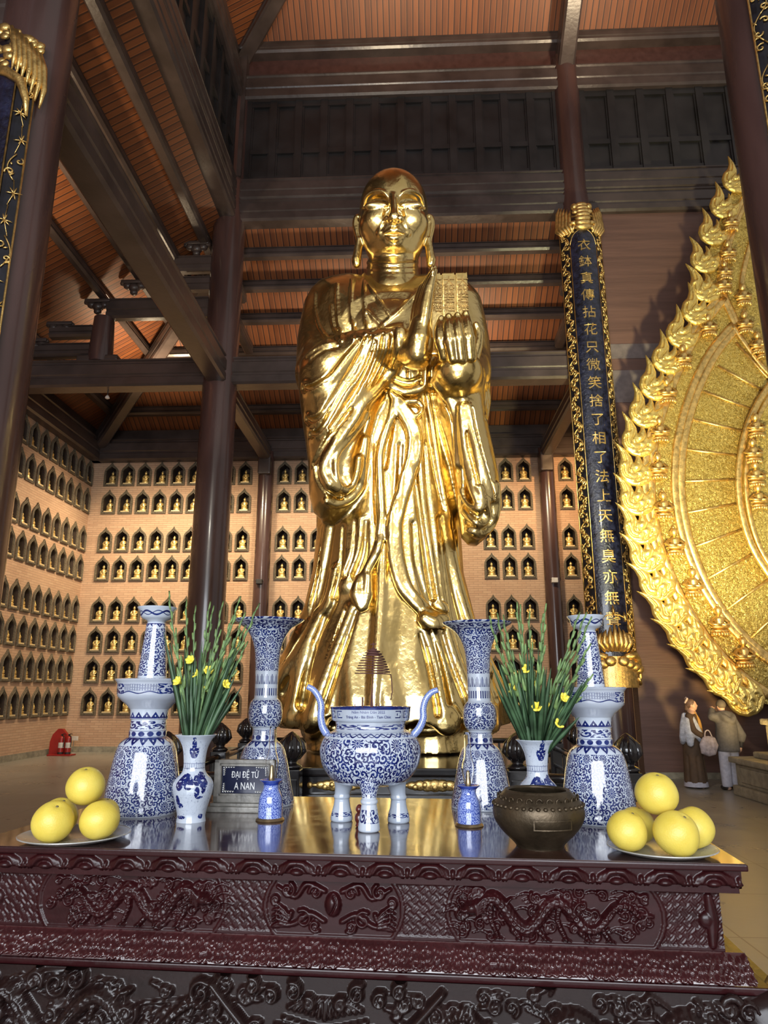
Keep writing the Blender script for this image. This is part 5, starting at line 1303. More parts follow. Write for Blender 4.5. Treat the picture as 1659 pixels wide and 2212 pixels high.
def pomelo(c, r, rot, label, grp, seed):
    rnd = random.Random(seed); pr = []
    for j in range(25):
        a = pi*j/24; rr = r*sin(a)*(1+.03*sin(2*a)); zz = -r*cos(a)*.97
        if j > 20: zz -= r*.10*((j-20)/4)**2
        if j < 3: zz += r*.04*(3-j)/3
        if j > 19: rr *= 1-.05*(j-19)/5
        pr.append((max(.0008, rr), zz))
    mb = MB().lathe(pr, 44, cap=False); b = [(rnd.uniform(0,6.28), rnd.uniform(1,3)) for _ in range(4)]
    def wob(x, y, z):
        a = atan2(y, x); k = 1+.012*sin(2*a+b[0][0])+.008*sin(3*a+b[1][0])+.01*sin(4*z/r+b[2][0]); s = max(0, z/r-.72)*1.6; k2 = 1 - .05*s*abs(sin(2.5*a+b[3][0])); return (x*k*k2, y*k*k2, z)
    o = mb.map(wob).build('pomelo', M['pomelo'], smooth=True); o.location = c; o.rotation_euler = rot; props(o, label, 'pomelo', grp)
    s = MB().lathe([(.001,-.004),(r*.085,-.002),(r*.07,.0025),(r*.03,.004),(.001,.0035)], 12, (0,0,r*.865)).build('stem_scar', M['scar'], o, smooth=True); return o
def plate(px, py, hw, label, fruit, grp, names):
    q = PZ(px, py, TZ+.012); s_ = mpp(px, py, q[1]); R_ = hw*s_
    t = empty('plate', (q[0], q[1], TZ), label, 'plate', 'plates of pomelos')
    MB().lathe([(R_*.62,0),(R_*.66,.002),(R_*.86,.010),(R_*.97,.018),(R_,.020),(R_,.022),(R_*.96,.022),(R_*.84,.014),(R_*.64,.006),(.002,.006)], 72).build('dish', M['pale_plate'], t, auto=60)
    MB().tube([(R_*.985*cos(a), R_*.985*sin(a), .0215) for a in np.linspace(0, 2*pi, 61)], .0022, 6, cap=False).build('rim', M['pale_plate'], t, smooth=True)
    for i, (dx, dy, dz, r) in enumerate(fruit):
        rr = r*s_/.00173; pomelo((q[0]+dx, q[1]+dy, TZ+.0075+r*.965+dz), r, ((0.25,.3,.1),(.55,-.2,1.0),(-.2,.35,2.0),(.1,.2,.5),(.25,-.15,.7))[i], names[i], grp, i*3+int(px))
plate(162, 1806, 113, 'pale metal plate of pomelos in front of the candle stand nearest the extinguishers',
      [(-.092,.055,0,.066),(-.044,-.088,0,.071),(.100,-.034,0,.068),(.052,.108,0,.062),(.016,.012,.108,.069)], 'pomelos on the plate nearest the extinguishers',
      ['outermost pomelo of the plate nearest the extinguishers, partly behind the front one', 'front pomelo on the plate nearest the extinguishers', 'pomelo nearest the candle stand on the far-end plate', 'mostly hidden rear pomelo on the plate nearest the extinguishers', 'top pomelo of the pile nearest the extinguishers'])
plate(1430, 1834, 116, 'pale metal plate of pomelos at the table corner beside the bronze bowl',
      [(-.112,-.012,.0,.066),(.024,-.085,0,.071),(.118,.03,0,.069),(-.045,.112,0,.062),(.0,.006,.110,.070)], 'pomelos on the plate beside the bowl',
      ['pomelo nearest the bronze bowl on the corner plate', 'front pomelo with a puckered crown on the corner plate', 'pomelo nearest the table corner, behind the front one', 'mostly hidden rear pomelo on the corner plate', 'top pomelo of the pile on the corner plate'])
# name plaque
qp = PZ(531, 1750, TZ); plq = empty('name_plaque', (qp[0], qp[1]-.035, TZ), 'framed dark name plaque with pale lettering on a grey stand', 'plaque', None, ROT_T)
s_ = mpp(531, 1700, qp[1]); zp = lambda y: float(PY(531, y, qp[1])[2])-TZ
M['grey_wood'] = m_simple('silver_grey_carved_wood', (.20,.19,.17), .4, var=.3, scale=18, bumpd=.002, bscale=60)
w2 = 66*s_
MB().bbox(-w2-.02, w2+.02, -.045, .045, 0, zp(1738), .005).bbox(-w2-.008, w2+.008, -.035, .035, zp(1738), zp(1731), .004).build('stand', M['grey_wood'], plq)
fr_ = MB(); z0_, z1_ = zp(1731), zp(1639)
for (a, b, c, d) in ((-w2,w2,z0_,zp(1715)),(-w2,w2,zp(1648),z1_),(-w2,-w2+.026,z0_,z1_),(w2-.026,w2,z0_,z1_)): fr_.bbox(a, b, -.022, .022, c, d, .005)
for x0_, x1_, a_, b_ in ((-w2+.026,-w2+.034,zp(1715),zp(1648)),(w2-.034,w2-.026,zp(1715),zp(1648)),(-w2+.026,w2-.026,zp(1715),zp(1711)),(-w2+.026,w2-.026,zp(1652),zp(1648))): fr_.box(x0_, x1_, -.026, 0, a_, b_)
fr_.build('frame', M['grey_wood'], plq)
MB().box(-w2+.02, w2-.02, -.008, .01, zp(1716), zp(1646)).build('panel', m_simple('blue_black_plaque', (.012,.015,.04), .2), plq)
cr = MB()
for sx in (-1, 1):
    for sz in (-1, 1):
        c0 = np.array([sx*(w2-.036), 0, (zp(1711) if sz < 0 else zp(1652))])
        for k in range(5):
            for (ux, uz) in ((1,0),(0,1)):
                c = c0 + np.array([-sx*(.008+k*.011)*ux - sx*.008*uz, 0, -sz*(.008+k*.008)*uz - sz*.007*ux]); r_ = .0065-.0007*k
                cr.tube([(c[0]+r_*cos(t)*(1-t/9), -.0095, c[2]+r_*sin(t)*(1-t/9)) for t in np.linspace(0, 7, 12)], .0013, 5)
cr.build('corner_scroll', M['pale_plate'], plq)
M['white_paint'] = m_simple('pale_lettering', (.68,.68,.68), .4)
for s2, yy, sz in (('ĐẠI ĐỆ TỬ', 1672, .036), ('A NAN', 1696, .042)):
    text_obj('writing', s2, sz, .0012, M['white_paint'], plq, lambda x, y, q, yy=yy: (x*.72, -.0095-q, zp(yy)+y*1.05))
# turned dark red wooden piece behind the front leg of the censer
qw = PZ(776, 1786, TZ); wd = empty('wooden_striker', (qw[0], qw[1], TZ), 'small turned dark red wooden piece behind the front censer leg', 'wooden piece')
MB().lathe(smoothprof([(.010,0),(.016,.006),(.012,.014),(.017,.024),(.0185,.036),(.014,.048),(.008,.053)], 3), 24).build('base', m_simple('dark_red_turned_wood', (.10,.018,.014), .25, var=.2, scale=30, coat=.4), wd, smooth=True)
MB().lathe(smoothprof([(.008,.052),(.014,.060),(.015,.068),(.010,.078),(.004,.084)], 3), 24).build('knob', bpy.data.materials['dark_red_turned_wood'], wd, smooth=True)

# ------------------------------------------------------------------ black plinth and railing round the statue
pl = empty('plinth', (-.27, 9.15, 0), 'black lacquered plinth with gilt mounts under the golden statue', 'plinth')
def PL(mb): return mb.map(lambda x, y, z: (x+.27, y-9.15, z))
PL(MB().bbox(-1.60, 1.06, 7.30, 11.0, .90, .98, .02)).build('top_slab', M['black_lacquer'], pl)
PL(MB().bbox(-1.55, 1.01, 7.36, 10.95, .10, .90, .01)).build('body', M['black_lacquer'], pl)
PL(MB().bbox(-1.62, 1.08, 7.28, 11.0, .66, .74, .025).bbox(-1.64, 1.10, 7.26, 11.0, 0, .14, .02)).build('moulding', M['black_lacquer'], pl)
go = MB()
for (a, b) in ((-.98,-.50),(-.1,.48)):
    n = 9; 
    for k in range(n):
        t = k/(n-1); w = sin(pi*t)**.7; go.sphere((a+(b-a)*t, 7.35, .815), .035+.022*w, 12, 7, 1.3, .5, .55+.5*w)
    for k in range(5): go.sphere((a+.10+(b-a-.2)*k/4, 7.335, .80+.02*(k % 2)), .03, 10, 6, 1.1, .6, 1)
    for e in (a-.05, b+.05): go.sphere((e, 7.35, .815), .03, 10, 6, 1, .6, 1.1)
PL(go).build('gilt_mount', M['gold_trim'], pl, smooth=True)
rail = empty('railing', (0, 9.5, 0), 'black lacquered railing with bud-topped posts around the golden statue', 'railing')
def RL(mb): return mb.map(lambda x, y, z: (x, y-9.5, z))
posts = [(-1.16,7.0),(-2.37,9.0),(-2.40,10.5),(-2.42,12.2),(1.92,6.85),(1.96,9.0),(1.98,10.6),(2.0,12.2),(.95,7.0),(-2.35,7.0),(-.9,12.2),(.6,12.2)]
for (x, y) in posts:
    p = RL(MB().bbox(x-.095, x+.095, y-.095, y+.095, 0, 1.0, .012).bbox(x-.075, x+.075, y-.105, y+.105, .5, .92, .01)).build('post', M['black_lacquer'], rail)
    fn = RL(MB().lathe(smoothprof([(.085,1.0),(.10,1.02),(.085,1.04),(.055,1.055),(.06,1.075),(.10,1.11),(.115,1.16),(.108,1.22),(.075,1.28),(.03,1.32),(.004,1.335)], 3), 24, (x, y, 0)))
    for k in range(8):
        a = 2*pi*k/8; fn.tube([(x+r_*cos(a), y-9.5+r_*sin(a), z_) for r_, z_ in ((.07,1.09),(.113,1.16),(.098,1.23),(.05,1.30))], [.012,.03,.025,.006], 8)
    fo = fn.build('finial', M['black_lacquer'], p, smooth=True)
def run(x0, y0, x1, y1):
    for zc, r_ in ((.93,.042),(.70,.03),(.46,.03)):
        RL(MB().tube([(x0,y0,zc),(x1,y1,zc)], r_, 12)).build('rail', M['black_lacquer'], rail, smooth=True)
    L_ = math.hypot(x1-x0, y1-y0); n = max(2, int(L_/.30)); bl = MB()
    for k in range(1, n): t = k/n; bl.bbox(x0+(x1-x0)*t-.018, x0+(x1-x0)*t+.018, y0+(y1-y0)*t-.018, y0+(y1-y0)*t+.018, .47 if k % 2 else .71, .70 if k % 2 else .93, .004)
    RL(bl).build('baluster_lattice', M['black_lacquer'], rail)
run(-2.35,7.0,-1.25,7.0); run(.95,7.0,1.92,6.85); run(-2.35,7.0,-2.42,12.2); run(1.92,6.85,2.0,12.2); run(-2.42,12.2,2.0,12.2)

# ------------------------------------------------------------------ couplet boards bowed round the columns
M['board_black'] = m_simple('blue_black_lacquer_board', (.010,.012,.032), .22, var=.6, scale=9, bumpd=.012, bscale=26, coat=.5)
M['board_edge'] = m_simple('black_board_edge', (.007,.007,.012), .3, var=.4, scale=6)
def board(x, y, R, zb, zt, amax, apan, root, facing=0.0, seg=28):
    """half-round board; returns a function from (angle, z, lift) to a point local to the root"""
    def pt(a, z, lift=0.0):
        return ((R+lift)*sin(a+facing), -(R+lift)*cos(a+facing), z)
    def shell(a0, a1, z0, z1, r0, r1, n, top=None):
        mb = MB(); 
        for i in range(n):
            A0, A1 = a0+(a1-a0)*i/n, a0+(a1-a0)*(i+1)/n; v = []
            for r_ in (r0, r1):
                for A_, Z_ in ((A0,z0),(A1,z0),(A1,z1 if not top else top(A1)),(A0,z1 if not top else top(A0))): v.append(pt(A_, Z_, r_))
            mb.add(v, [(0,1,2,3),(4,7,6,5),(0,4,5,1),(1,5,6,2),(2,6,7,3),(3,7,4,0)])
        return mb
    shell(-amax, amax, zb, zt, -.05, 0, seg).build('board', M['board_edge'], root)
    arch = lambda a: zt-.15-.42*(1-sqrt(max(0, 1-(a/apan)**2)))*.9
    shell(-apan, apan, zb+.05, zt-.15, -.002, .018, seg, arch).build('panel', M['board_black'], root)
    ed = MB()
    for s_ in (-1, 1):
        ed.tube([pt(s_*apan*1.04, zb+.02, .014), pt(s_*apan*1.04, arch(apan)-.02, .014)], .011, 6); ed.tube([pt(s_*amax*.985, zb, .006), pt(s_*amax*.985, zt-.1, .006)], .013, 6)
    ed.tube([pt(a, arch(max(-apan, min(apan, a)))+.015, .014) for a in np.linspace(-apan*1.04, apan*1.04, 15)], .013, 6)
    ed.build('gilt_edge', M['gold_trim'], root, smooth=True)
    return pt
def openwork(pt, R, a0, a1, z0, z1, step, r, rnd, root, leafy=False, name='gilt_openwork'):
    mb = MB(); z = z0; w = abs(a1-a0)*R; ac = (a0+a1)/2; k = 0
    def P(u, zz, lift=.014): return pt(ac+u/R, zz, lift)
    while z < z1:
        s_ = 1 if k % 2 else -1; h = step*rnd.uniform(.85, 1.15)
        if leafy and k % 3:
            c = (s_*w*.12, z+h*.5); 
            for q in range(6):
                a = q*pi/3+rnd.uniform(-.3,.3); L_ = w*rnd.uniform(.28,.42); pts = [P(c[0]+L_*t*cos(a), c[1]+L_*t*sin(a)) for t in (0,.35,.7,1)]; mb.tube(pts, [r*.5,r*.9,r*.7,r*.15], 6)
            mb.tube([P(-s_*w*.1, z), P(c[0], c[1]), P(s_*w*.05, z+h)], r*.45, 6)
        else:
            pts = [P(s_*w*.34*sin(t*pi), z+h*t) for t in np.linspace(0, 1, 9)]; mb.tube(pts, r*.75, 6)
            for q in range(2):
                R_ = w*rnd.uniform(.20,.30); c = (-s_*w*(.16 if q else -.20), z+h*(.3+.45*q)); a_ = rnd.uniform(0, 6); d_ = s_
                pts = [P(c[0]+R_*(1-t/11)*cos(a_+d_*t*.62), c[1]+R_*(1-t/11)*sin(a_+d_*t*.62)) for t in range(11)]; mb.tube(pts, [r]*9+[r*.8,r*1.1], 6)
            for q in range(2):
                a = rnd.uniform(0, 6.28); c = (s_*w*.2, z+h*.15+q*h*.5); pts = [P(c[0]+w*.25*t*cos(a), c[1]+w*.25*t*sin(a)+.02*t) for t in (0,.5,1)]; mb.tube(pts, [r*.6,r*1.15,r*.2], 6)
        z += h; k += 1
    mb.build(name, M['gold_trim'], root, smooth=True)
rb = random.Random(21)
bd = empty('couplet_board', (XR, YM, 0), 'long black and gold couplet board with vertical characters on the column beside the halo', 'couplet board')
ZT_, ZB_ = 12.52, 2.28
RB = .56
pt = board(0, 0, RB, ZB_, ZT_, radians(61), radians(31), bd)
openwork(pt, RB, radians(-33), radians(-59), ZB_+.1, ZT_-.2, .215, .021, rb, bd); openwork(pt, RB, radians(33), radians(59), ZB_+.1, ZT_-.2, .215, .021, rb, bd)
TXT = '衣鉢真傳拈花只微笑捨了相了法上天無臭亦無聲'
for i, ch in enumerate(TXT):
    py = 537 + (1336-537)*i/(len(TXT)-1); zc_ = 11.93 + (3.13-11.93)*(i/(len(TXT)-1)); 
    text_obj('character', ch, .315, .008, M['gold_trim'], bd, lambda x, y, q, zc_=zc_: pt(x/.58, zc_+y, .026+q))
cr_ = MB()          # crown: beast mask with swept-back locks
for k in range(7):
    t = k/6; cr_.sphere(pt(0, ZT_-.10+.10*k, .05+.05*sin(pi*t)), .17-.008*k, 12, 8, 1.25, .55, .55)
for s_ in (-1, 1):
    cr_.sphere(pt(s_*.30, ZT_+.02, .06), .10, 10, 7, 1.3, .6, .6); cr_.sphere(pt(s_*.22, ZT_+.30, .09), .09, 10, 7, 1.2, .6, .8); cr_.sphere(pt(s_*.28, ZT_+.46, .05), .09, 10, 7)
    for k in range(5):
        a = s_*(.48+.135*k); cr_.tube([pt(a*.8, ZT_-.22, .04), pt(a*1.05, ZT_-.02, .06), pt(a*1.02, ZT_+.28+.05*k, .03), pt(a*.92, ZT_+.42+.05*k, .02)], [.03,.055,.045,.012], 8)
    cr_.tube([pt(s_*.08, ZT_-.03, .05), pt(s_*.35, ZT_-.08, .05), pt(s_*.62, ZT_-.28, .03)], [.04,.05,.03], 8); cr_.tube([pt(s_*.1, ZT_+.16, .12), pt(s_*.4, ZT_+.20, .08)], [.03,.02], 8)
cr_.build('crown', M['gold_trim'], bd, smooth=True)
ft = MB()           # foot: lotus with flames and a scrolled base
for k in range(-3, 4):
    a = k*.16; ft.tube([pt(a*.7, ZB_+.22, .03), pt(a*1.15, ZB_+.40, .06), pt(a*1.05, ZB_+.62-.03*abs(k), .05), pt(a*.9, ZB_+.78-.06*abs(k), .03)], [.05,.075,.045,.008], 8)
for s_ in (-1, 1):
    ft.spiral = None
    ft.tube([pt(s_*a, ZB_+.72+.25*cos(a*1.9)-.0, .03) for a in np.linspace(0, .62, 9)], .016, 6)
    for k, (a, h) in enumerate(((.0,1.12),(.42,.98),(.62,.80))): ft.tube([pt(s_*a, ZB_+h-.16, .03), pt(s_*a, ZB_+h-.06, .035), pt(s_*a, ZB_+h+.05, .02)], [.02,.04,.004], 7)
    ft.tube([pt(s_*.30, ZB_+.10, .04), pt(s_*.7, ZB_+.16, .05), pt(s_*.88, ZB_+.05, .05), pt(s_*1.0, ZB_-.10, .05), pt(s_*1.06, ZB_-.30, .04), pt(s_*.98, ZB_-.42, .05), pt(s_*.88, ZB_-.30, .05)], [.06,.09,.08,.06,.05,.04,.03], 9)
    for k in range(4): ft.sphere(pt(s_*(.22+.22*k), ZB_+.02-.05*k, .04), .12, 10, 7, 1.1, .6, .9)
ft.build('foot_ornament', M['gold_trim'], bd, smooth=True)
def shellbox():
    mb = MB(); a0, a1 = -radians(50), radians(50)
    for i in range(16):
        A0, A1 = a0+(a1-a0)*i/16, a0+(a1-a0)*(i+1)/16; v = [pt(A_, Z_, r_) for r_ in (-.03, .05) for A_, Z_ in ((A0,ZB_-.5),(A1,ZB_-.5),(A1,ZB_+.12),(A0,ZB_+.12))]
        mb.add(v, [(0,1,2,3),(4,7,6,5),(0,4,5,1),(1,5,6,2),(2,6,7,3),(3,7,4,0)])
    return mb
shellbox().build('foot_panel', M['gold_trim'], bd)
# near boards at the frame edges
def near_board(x, y, R, zb, zt, label, leafy, seed, apan, facing):
    r_ = random.Random(seed); b = empty('couplet_board', (x, y, 0), label, 'couplet board'); p = board(0, 0, R, zb, zt, radians(64), apan, b, facing)
    for s_ in (-1, 1): openwork(p, R, s_*(apan*1.06), s_*radians(66), zb+.1, zt-.5, .34, .011, r_, b, leafy)
    d = MB()       # dragon crest on top
    for k in range(60):
        a = r_.uniform(-1.1, 1.1); zz = zt - r_.uniform(-.25, .35) - .25*abs(a); d.sphere(p(a, zz, .02), r_.uniform(.03, .07), 8, 6, 1.2, .6, .9)
    for s_ in (-1, 1):
        for k in range(7):
            a = s_*(.45+.11*k); d.tube([p(a, zt+.12-.05*k, .05), p(a+s_*.10, zt-.06-.05*k, .06), p(a+s_*.16, zt-.26-.06*k, .05), p(a+s_*.12, zt-.46-.07*k, .03)], [.025,.04,.035,.01], 7)
        d.tube([p(s_*.15, zt-.45, .03), p(s_*.5, zt-.52, .05), p(s_*.8, zt-.62, .05), p(s_*.95, zt-.85, .04), p(s_*1.0, zt-1.05, .03)], [.05,.06,.06,.04,.015], 8)
    d.build('dragon_crest', M['gold_trim'], b, smooth=True); return b
near_board(XL-.07, YF, .475, 1.2, 9.12, 'near couplet board with gilt dragon crest and bamboo sprays by the side aisle', True, 4, radians(38), radians(-25))
near_board(4.24, YF+.1, .475, 1.2, 14.0, 'near couplet board with gilt cloud scrolls on the column before the halo', False, 9, radians(36), radians(27))

# ------------------------------------------------------------------ gilded halo behind the main figure (which stands out of view)
YH = 14.35
halo = empty('halo', (float(PY(1650, 1000, YH)[0]), YH, 0), 'huge gilded flame-edged halo with rows of small seated figures', 'halo')
HX = halo.location.x
def hp(px, py, d=0.0): q = PY(px, py, YH-d); return (q[0]-HX, -d, q[2])
def hp2(px, py): q = PY(px, py, YH); return (q[0]-HX, q[2])
outer = [(1602,372),(1574,430),(1544,500),(1526,560),(1521,606),(1536,646),(1516,680),(1480,735),(1450,790),(1425,845),(1405,900),(1392,955),(1386,1010),(1388,1065),(1395,1120),(1406,1180),(1425,1240),(1452,1300),(1490,1362),(1540,1425),(1595,1480),(1650,1520)]
def ext(P): return P + [(1780, P[-1][1]+25), (1780, P[0][1]-20)]
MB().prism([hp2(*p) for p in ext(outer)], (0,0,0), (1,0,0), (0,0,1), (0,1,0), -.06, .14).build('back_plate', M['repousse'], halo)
def rimline(P, r, d, name='rim_moulding'):
    Q = catmull([np.array(hp(x, y, d)) for x, y in P], 6); MB().tube(Q, r, 10, flat=.5, up=(0,1,0)).build(name, M['gold_trim'], halo, smooth=True)
lowA = [(1552,640),(1505,702),(1466,770),(1436,840),(1412,910),(1397,985),(1395,1060),(1408,1150),(1436,1235),(1478,1318),(1535,1398),(1600,1462),(1665,1505)]
lowB = [(1583,702),(1540,752),(1505,815),(1478,890),(1462,965),(1458,1050),(1468,1130),(1490,1205),(1522,1275),(1570,1345),(1625,1400),(1680,1440)]
for P, o in ((lowA, 0), ([(x+13, y+4) for x, y in lowA], 0), (lowB, 0), ([(x+14, y+3) for x, y in lowB], 0)): rimline(P, .085, .075)
upA = [(1625,392),(1598,445),(1572,510),(1558,570),(1556,625),(1575,672),(1590,705)]
upB = [(1650,440),(1630,500),(1612,560),(1602,615),(1606,660)]
for P in (upA, [(x+8, y+3) for x, y in upA], upB): rimline(P, .06, .075)
rimline([(1583,702),(1612,745),(1650,795),(1700,840)], .05, .1)
ring = [(1672,818),(1638,870),(1612,930),(1598,1000),(1597,1065),(1608,1130),(1630,1190),(1668,1250)]
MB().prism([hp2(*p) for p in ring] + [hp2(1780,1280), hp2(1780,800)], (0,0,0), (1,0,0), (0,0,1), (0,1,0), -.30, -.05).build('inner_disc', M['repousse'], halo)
rimline(ring, .07, .31); rimline([(x+16, y) for x, y in ring], .05, .31)
rays = []
for (a, b) in (((1590,740),(1690,850)),((1550,790),(1660,850)),((1520,845),(1640,890)),((1495,905),(1620,935)),((1475,970),(1606,985)),((1466,1040),(1600,1035)),((1470,1110),(1606,1085)),((1490,1185),(1625,1135)),((1520,1255),(1655,1180)),((1565,1320),(1690,1230)),((1620,1380),(1720,1290))):
    MB().tube([hp(*a, .075), hp(*b, .075)], .028, 8, flat=.6, up=(0,1,0)).build('ray', M['gold_trim'], halo, smooth=True)
# flames along the edge
M['gold_flame'] = m_simple('gilt_flame', (.84, .62, .19), .33, metal=.85, var=.15, scale=9, bumpd=.010, bscale=26)
def build_flame():
    f = Field((-.56,-.16,-.50), (.56,.12,.78), .0135)
    body = [(-.10,-.36),(-.26,-.27),(-.36,-.10),(-.37,.08),(-.31,.25),(-.32,.42),(-.42,.66),(-.20,.48),(-.07,.30),(-.03,.16),(.02,.27),(.0,.44),(.13,.27),(.19,.10),(.28,.17),(.34,.27),(.38,.06),(.38,-.12),(.26,-.30),(.06,-.38)]
    f.inflate(body, 0, .085, .06, .12)
    F0 = f.F.copy(); f.F0 = F0
    for P, r in (([(-.34,.54),(-.25,.36),(-.22,.20),(-.28,.04),(-.25,-.12),(-.14,-.18)], .024), ([(.14,.26),(.12,.10),(.04,-.02),(-.06,-.04)], .02), ([(.33,.12),(.28,-.02),(.18,-.10),(.10,-.20)], .02), ([(-.10,.26),(-.12,.10),(-.16,-.02),(-.10,-.10),(-.04,-.06)], .02), ([(.0,-.28),(.12,-.22),(.22,-.20)], .02), ([(-.2,-.26),(-.08,-.3),(.04,-.16)], .018)):
        f.stroke([(x, -.075, z) for x, z in P], r, .012, 'carve')
    for x, z in ((-.15,-.12),(.08,-.08),(.24,-.06),(-.24,.12),(.02,.06)): f.ellipsoid((x, -.07, z), (.05,.035,.05), k=.02)
    return f
flame0 = None
edge = catmull([np.array(p, float) for p in outer], 8)
seg = np.r_[0, np.cumsum(np.linalg.norm(np.diff(edge, axis=0), axis=1))]; NF = 21
for k in range(NF):
    s_ = seg[-1]*(k+.35)/NF; ex_, ey_ = np.interp(s_, seg, edge[:, 0]), np.interp(s_, seg, edge[:, 1])
    e2 = [(np.interp(min(max(s_+q_, 0), seg[-1]), seg, edge[:, 0]), np.interp(min(max(s_+q_, 0), seg[-1]), seg, edge[:, 1])) for q_ in (-55, 55)]; tx, ty = e2[1][0]-e2[0][0], e2[1][1]-e2[0][1]
    nrm = np.array([-abs(ty), tx if True else 0]); L_ = math.hypot(tx, ty)+1e-6; ox = -ty/L_*1.0; oy = tx/L_
    if ox > 0: ox, oy = -ox, -oy
    ofs = 3 if k < 5 else 13; px_, py_ = ex_+ox*ofs, ey_+oy*ofs; loc = hp(px_, py_, .10); ang = atan2(-ty, tx)-pi/2     # along the edge, tip up
    ang = atan2(-(-ty), -tx) - pi/2
    if flame0 is None: flame0 = build_flame().mesh('flame', M['gold_flame'], halo); o = flame0
    else: o = flame0.copy(); COL.objects.link(o); o.parent = halo
    tilt = min(max((atan2(ty, tx)-pi/2)*-1.0, -1.1), 1.1); o.location = loc; o.rotation_euler = (0, -tilt*.9, 0) if True else (0,0,0); sc_ = .95 if k > 3 else .88; o.scale = (sc_, sc_, sc_)
# small seated figures in relief
def relief_figure():
    o = MB(); o.sphere((0,0,.07), .10, 14, 8, 1.9, 1.0, .5); o.sphere((0,-.02,.16), .10, 14, 8, 2.25, 1.1, .5); o.lathe([(.10,.16),(.098,.24),(.115,.33),(.105,.37),(.045,.41),(.04,.44)], 14); o.sphere((0,-.01,.53), .095, 14, 10, .95, 1, 1.15); o.sphere((0,0,.645), .04, 10, 6)
    for s_ in (-1, 1): o.tube([(s_*.12,0,.35),(s_*.21,-.02,.26),(s_*.16,-.11,.20),(0,-.14,.20)], [.048,.045,.04,.032], 8)
    for k in range(9): a = pi*k/8-pi; o.sphere((.17*cos(a), .11*sin(a), .0), .05, 8, 5, .8, .8, 1)
    return o
rf0 = None
for (x, y, s_) in ((1580,480,1),(1575,545,1),(1565,615,1),(1568,585,.9),(1608,640,1),(1612,700,1),(1640,745,1),(1533,706,1),(1478,775,1.05),(1444,850,1.1),(1428,935,1.1),(1424,1015,1.1),(1436,1100,1.1),(1460,1180,1.1),(1500,1268,1.1),(1556,1352,1.1),(1610,1420,1.1),(1636,925,1),(1630,980,1),(1636,1030,1),(1642,1080,1),(1650,755,.9)):
    loc = hp(x, y+18, .14)
    if x > 1625 and y > 900: loc = hp(x, y+18, .40)
    if rf0 is None: rf0 = relief_figure().build('seated_figure', M['gold_trim'], halo, smooth=True); o = rf0
    else: o = rf0.copy(); COL.objects.link(o); o.parent = halo
    o.location = loc; o.scale = (s_*.78,)*3
MB().box(HX-HX+.2, 2.2, -.1, .6, 0, 2.2).build('support', M['stone'], halo)
# ------------------------------------------------------------------ stepped stone base under the halo
c0 = PZ(1584, 1716, 0); sb = empty('stone_base', (c0[0], c0[1], 0), 'grey carved stone stepped base at the frame edge beside the two visitors', 'stone base')
x0_, y1_ = 0.0, 0.0
for i, (ins, za, zb_) in enumerate(((0,0,.16),(.06,.16,.52),(-.02,.52,.62),(.28,.62,.72),(.46,.72,1.16),(.40,1.16,1.26),(.62,1.26,1.40))):
    MB().bbox(ins, 4.2, -5.2+ins, -ins, za, zb_, .03).build('step', M['stone'], sb)
# the stone base runs towards the viewer
pn2 = MB()
for k in range(3): pn2.bbox(.045, .07, -1.5-k*1.5, -.25-k*1.5, .22, .46, .02)
pn2.build('carved_panel', M['stone'], sb)

# ------------------------------------------------------------------ two visitors
M['skin'] = m_simple('skin', (.50,.30,.21), .5, var=.08); M['hair'] = m_simple('dark_hair', (.022,.015,.012), .5, var=.3, scale=30); M['hair_grey'] = m_simple('brown_grey_cap', (.10,.08,.06), .7)
M['robe_brown'] = m_simple('brown_cloth', (.075,.042,.022), .8, var=.2, scale=8); M['shawl'] = m_simple('pale_blue_white_shawl', (.42,.44,.52), .8, var=.2, scale=20); M['mustard'] = m_simple('mustard_cloth', (.42,.22,.045), .8)
M['jacket'] = m_simple('grey_brown_jacket', (.085,.078,.078), .75, var=.15, scale=20); M['trousers'] = m_simple('pale_grey_trousers', (.40,.39,.46), .8, var=.1, scale=20); M['shoe'] = m_simple('dark_shoe', (.025,.018,.015), .5); M['sleeve_dark'] = m_simple('dark_sleeve', (.02,.017,.02), .7)
def person(base, height, label, faceang):
    t = empty('person', base, label, 'person', None, faceang); return t, height/1.70
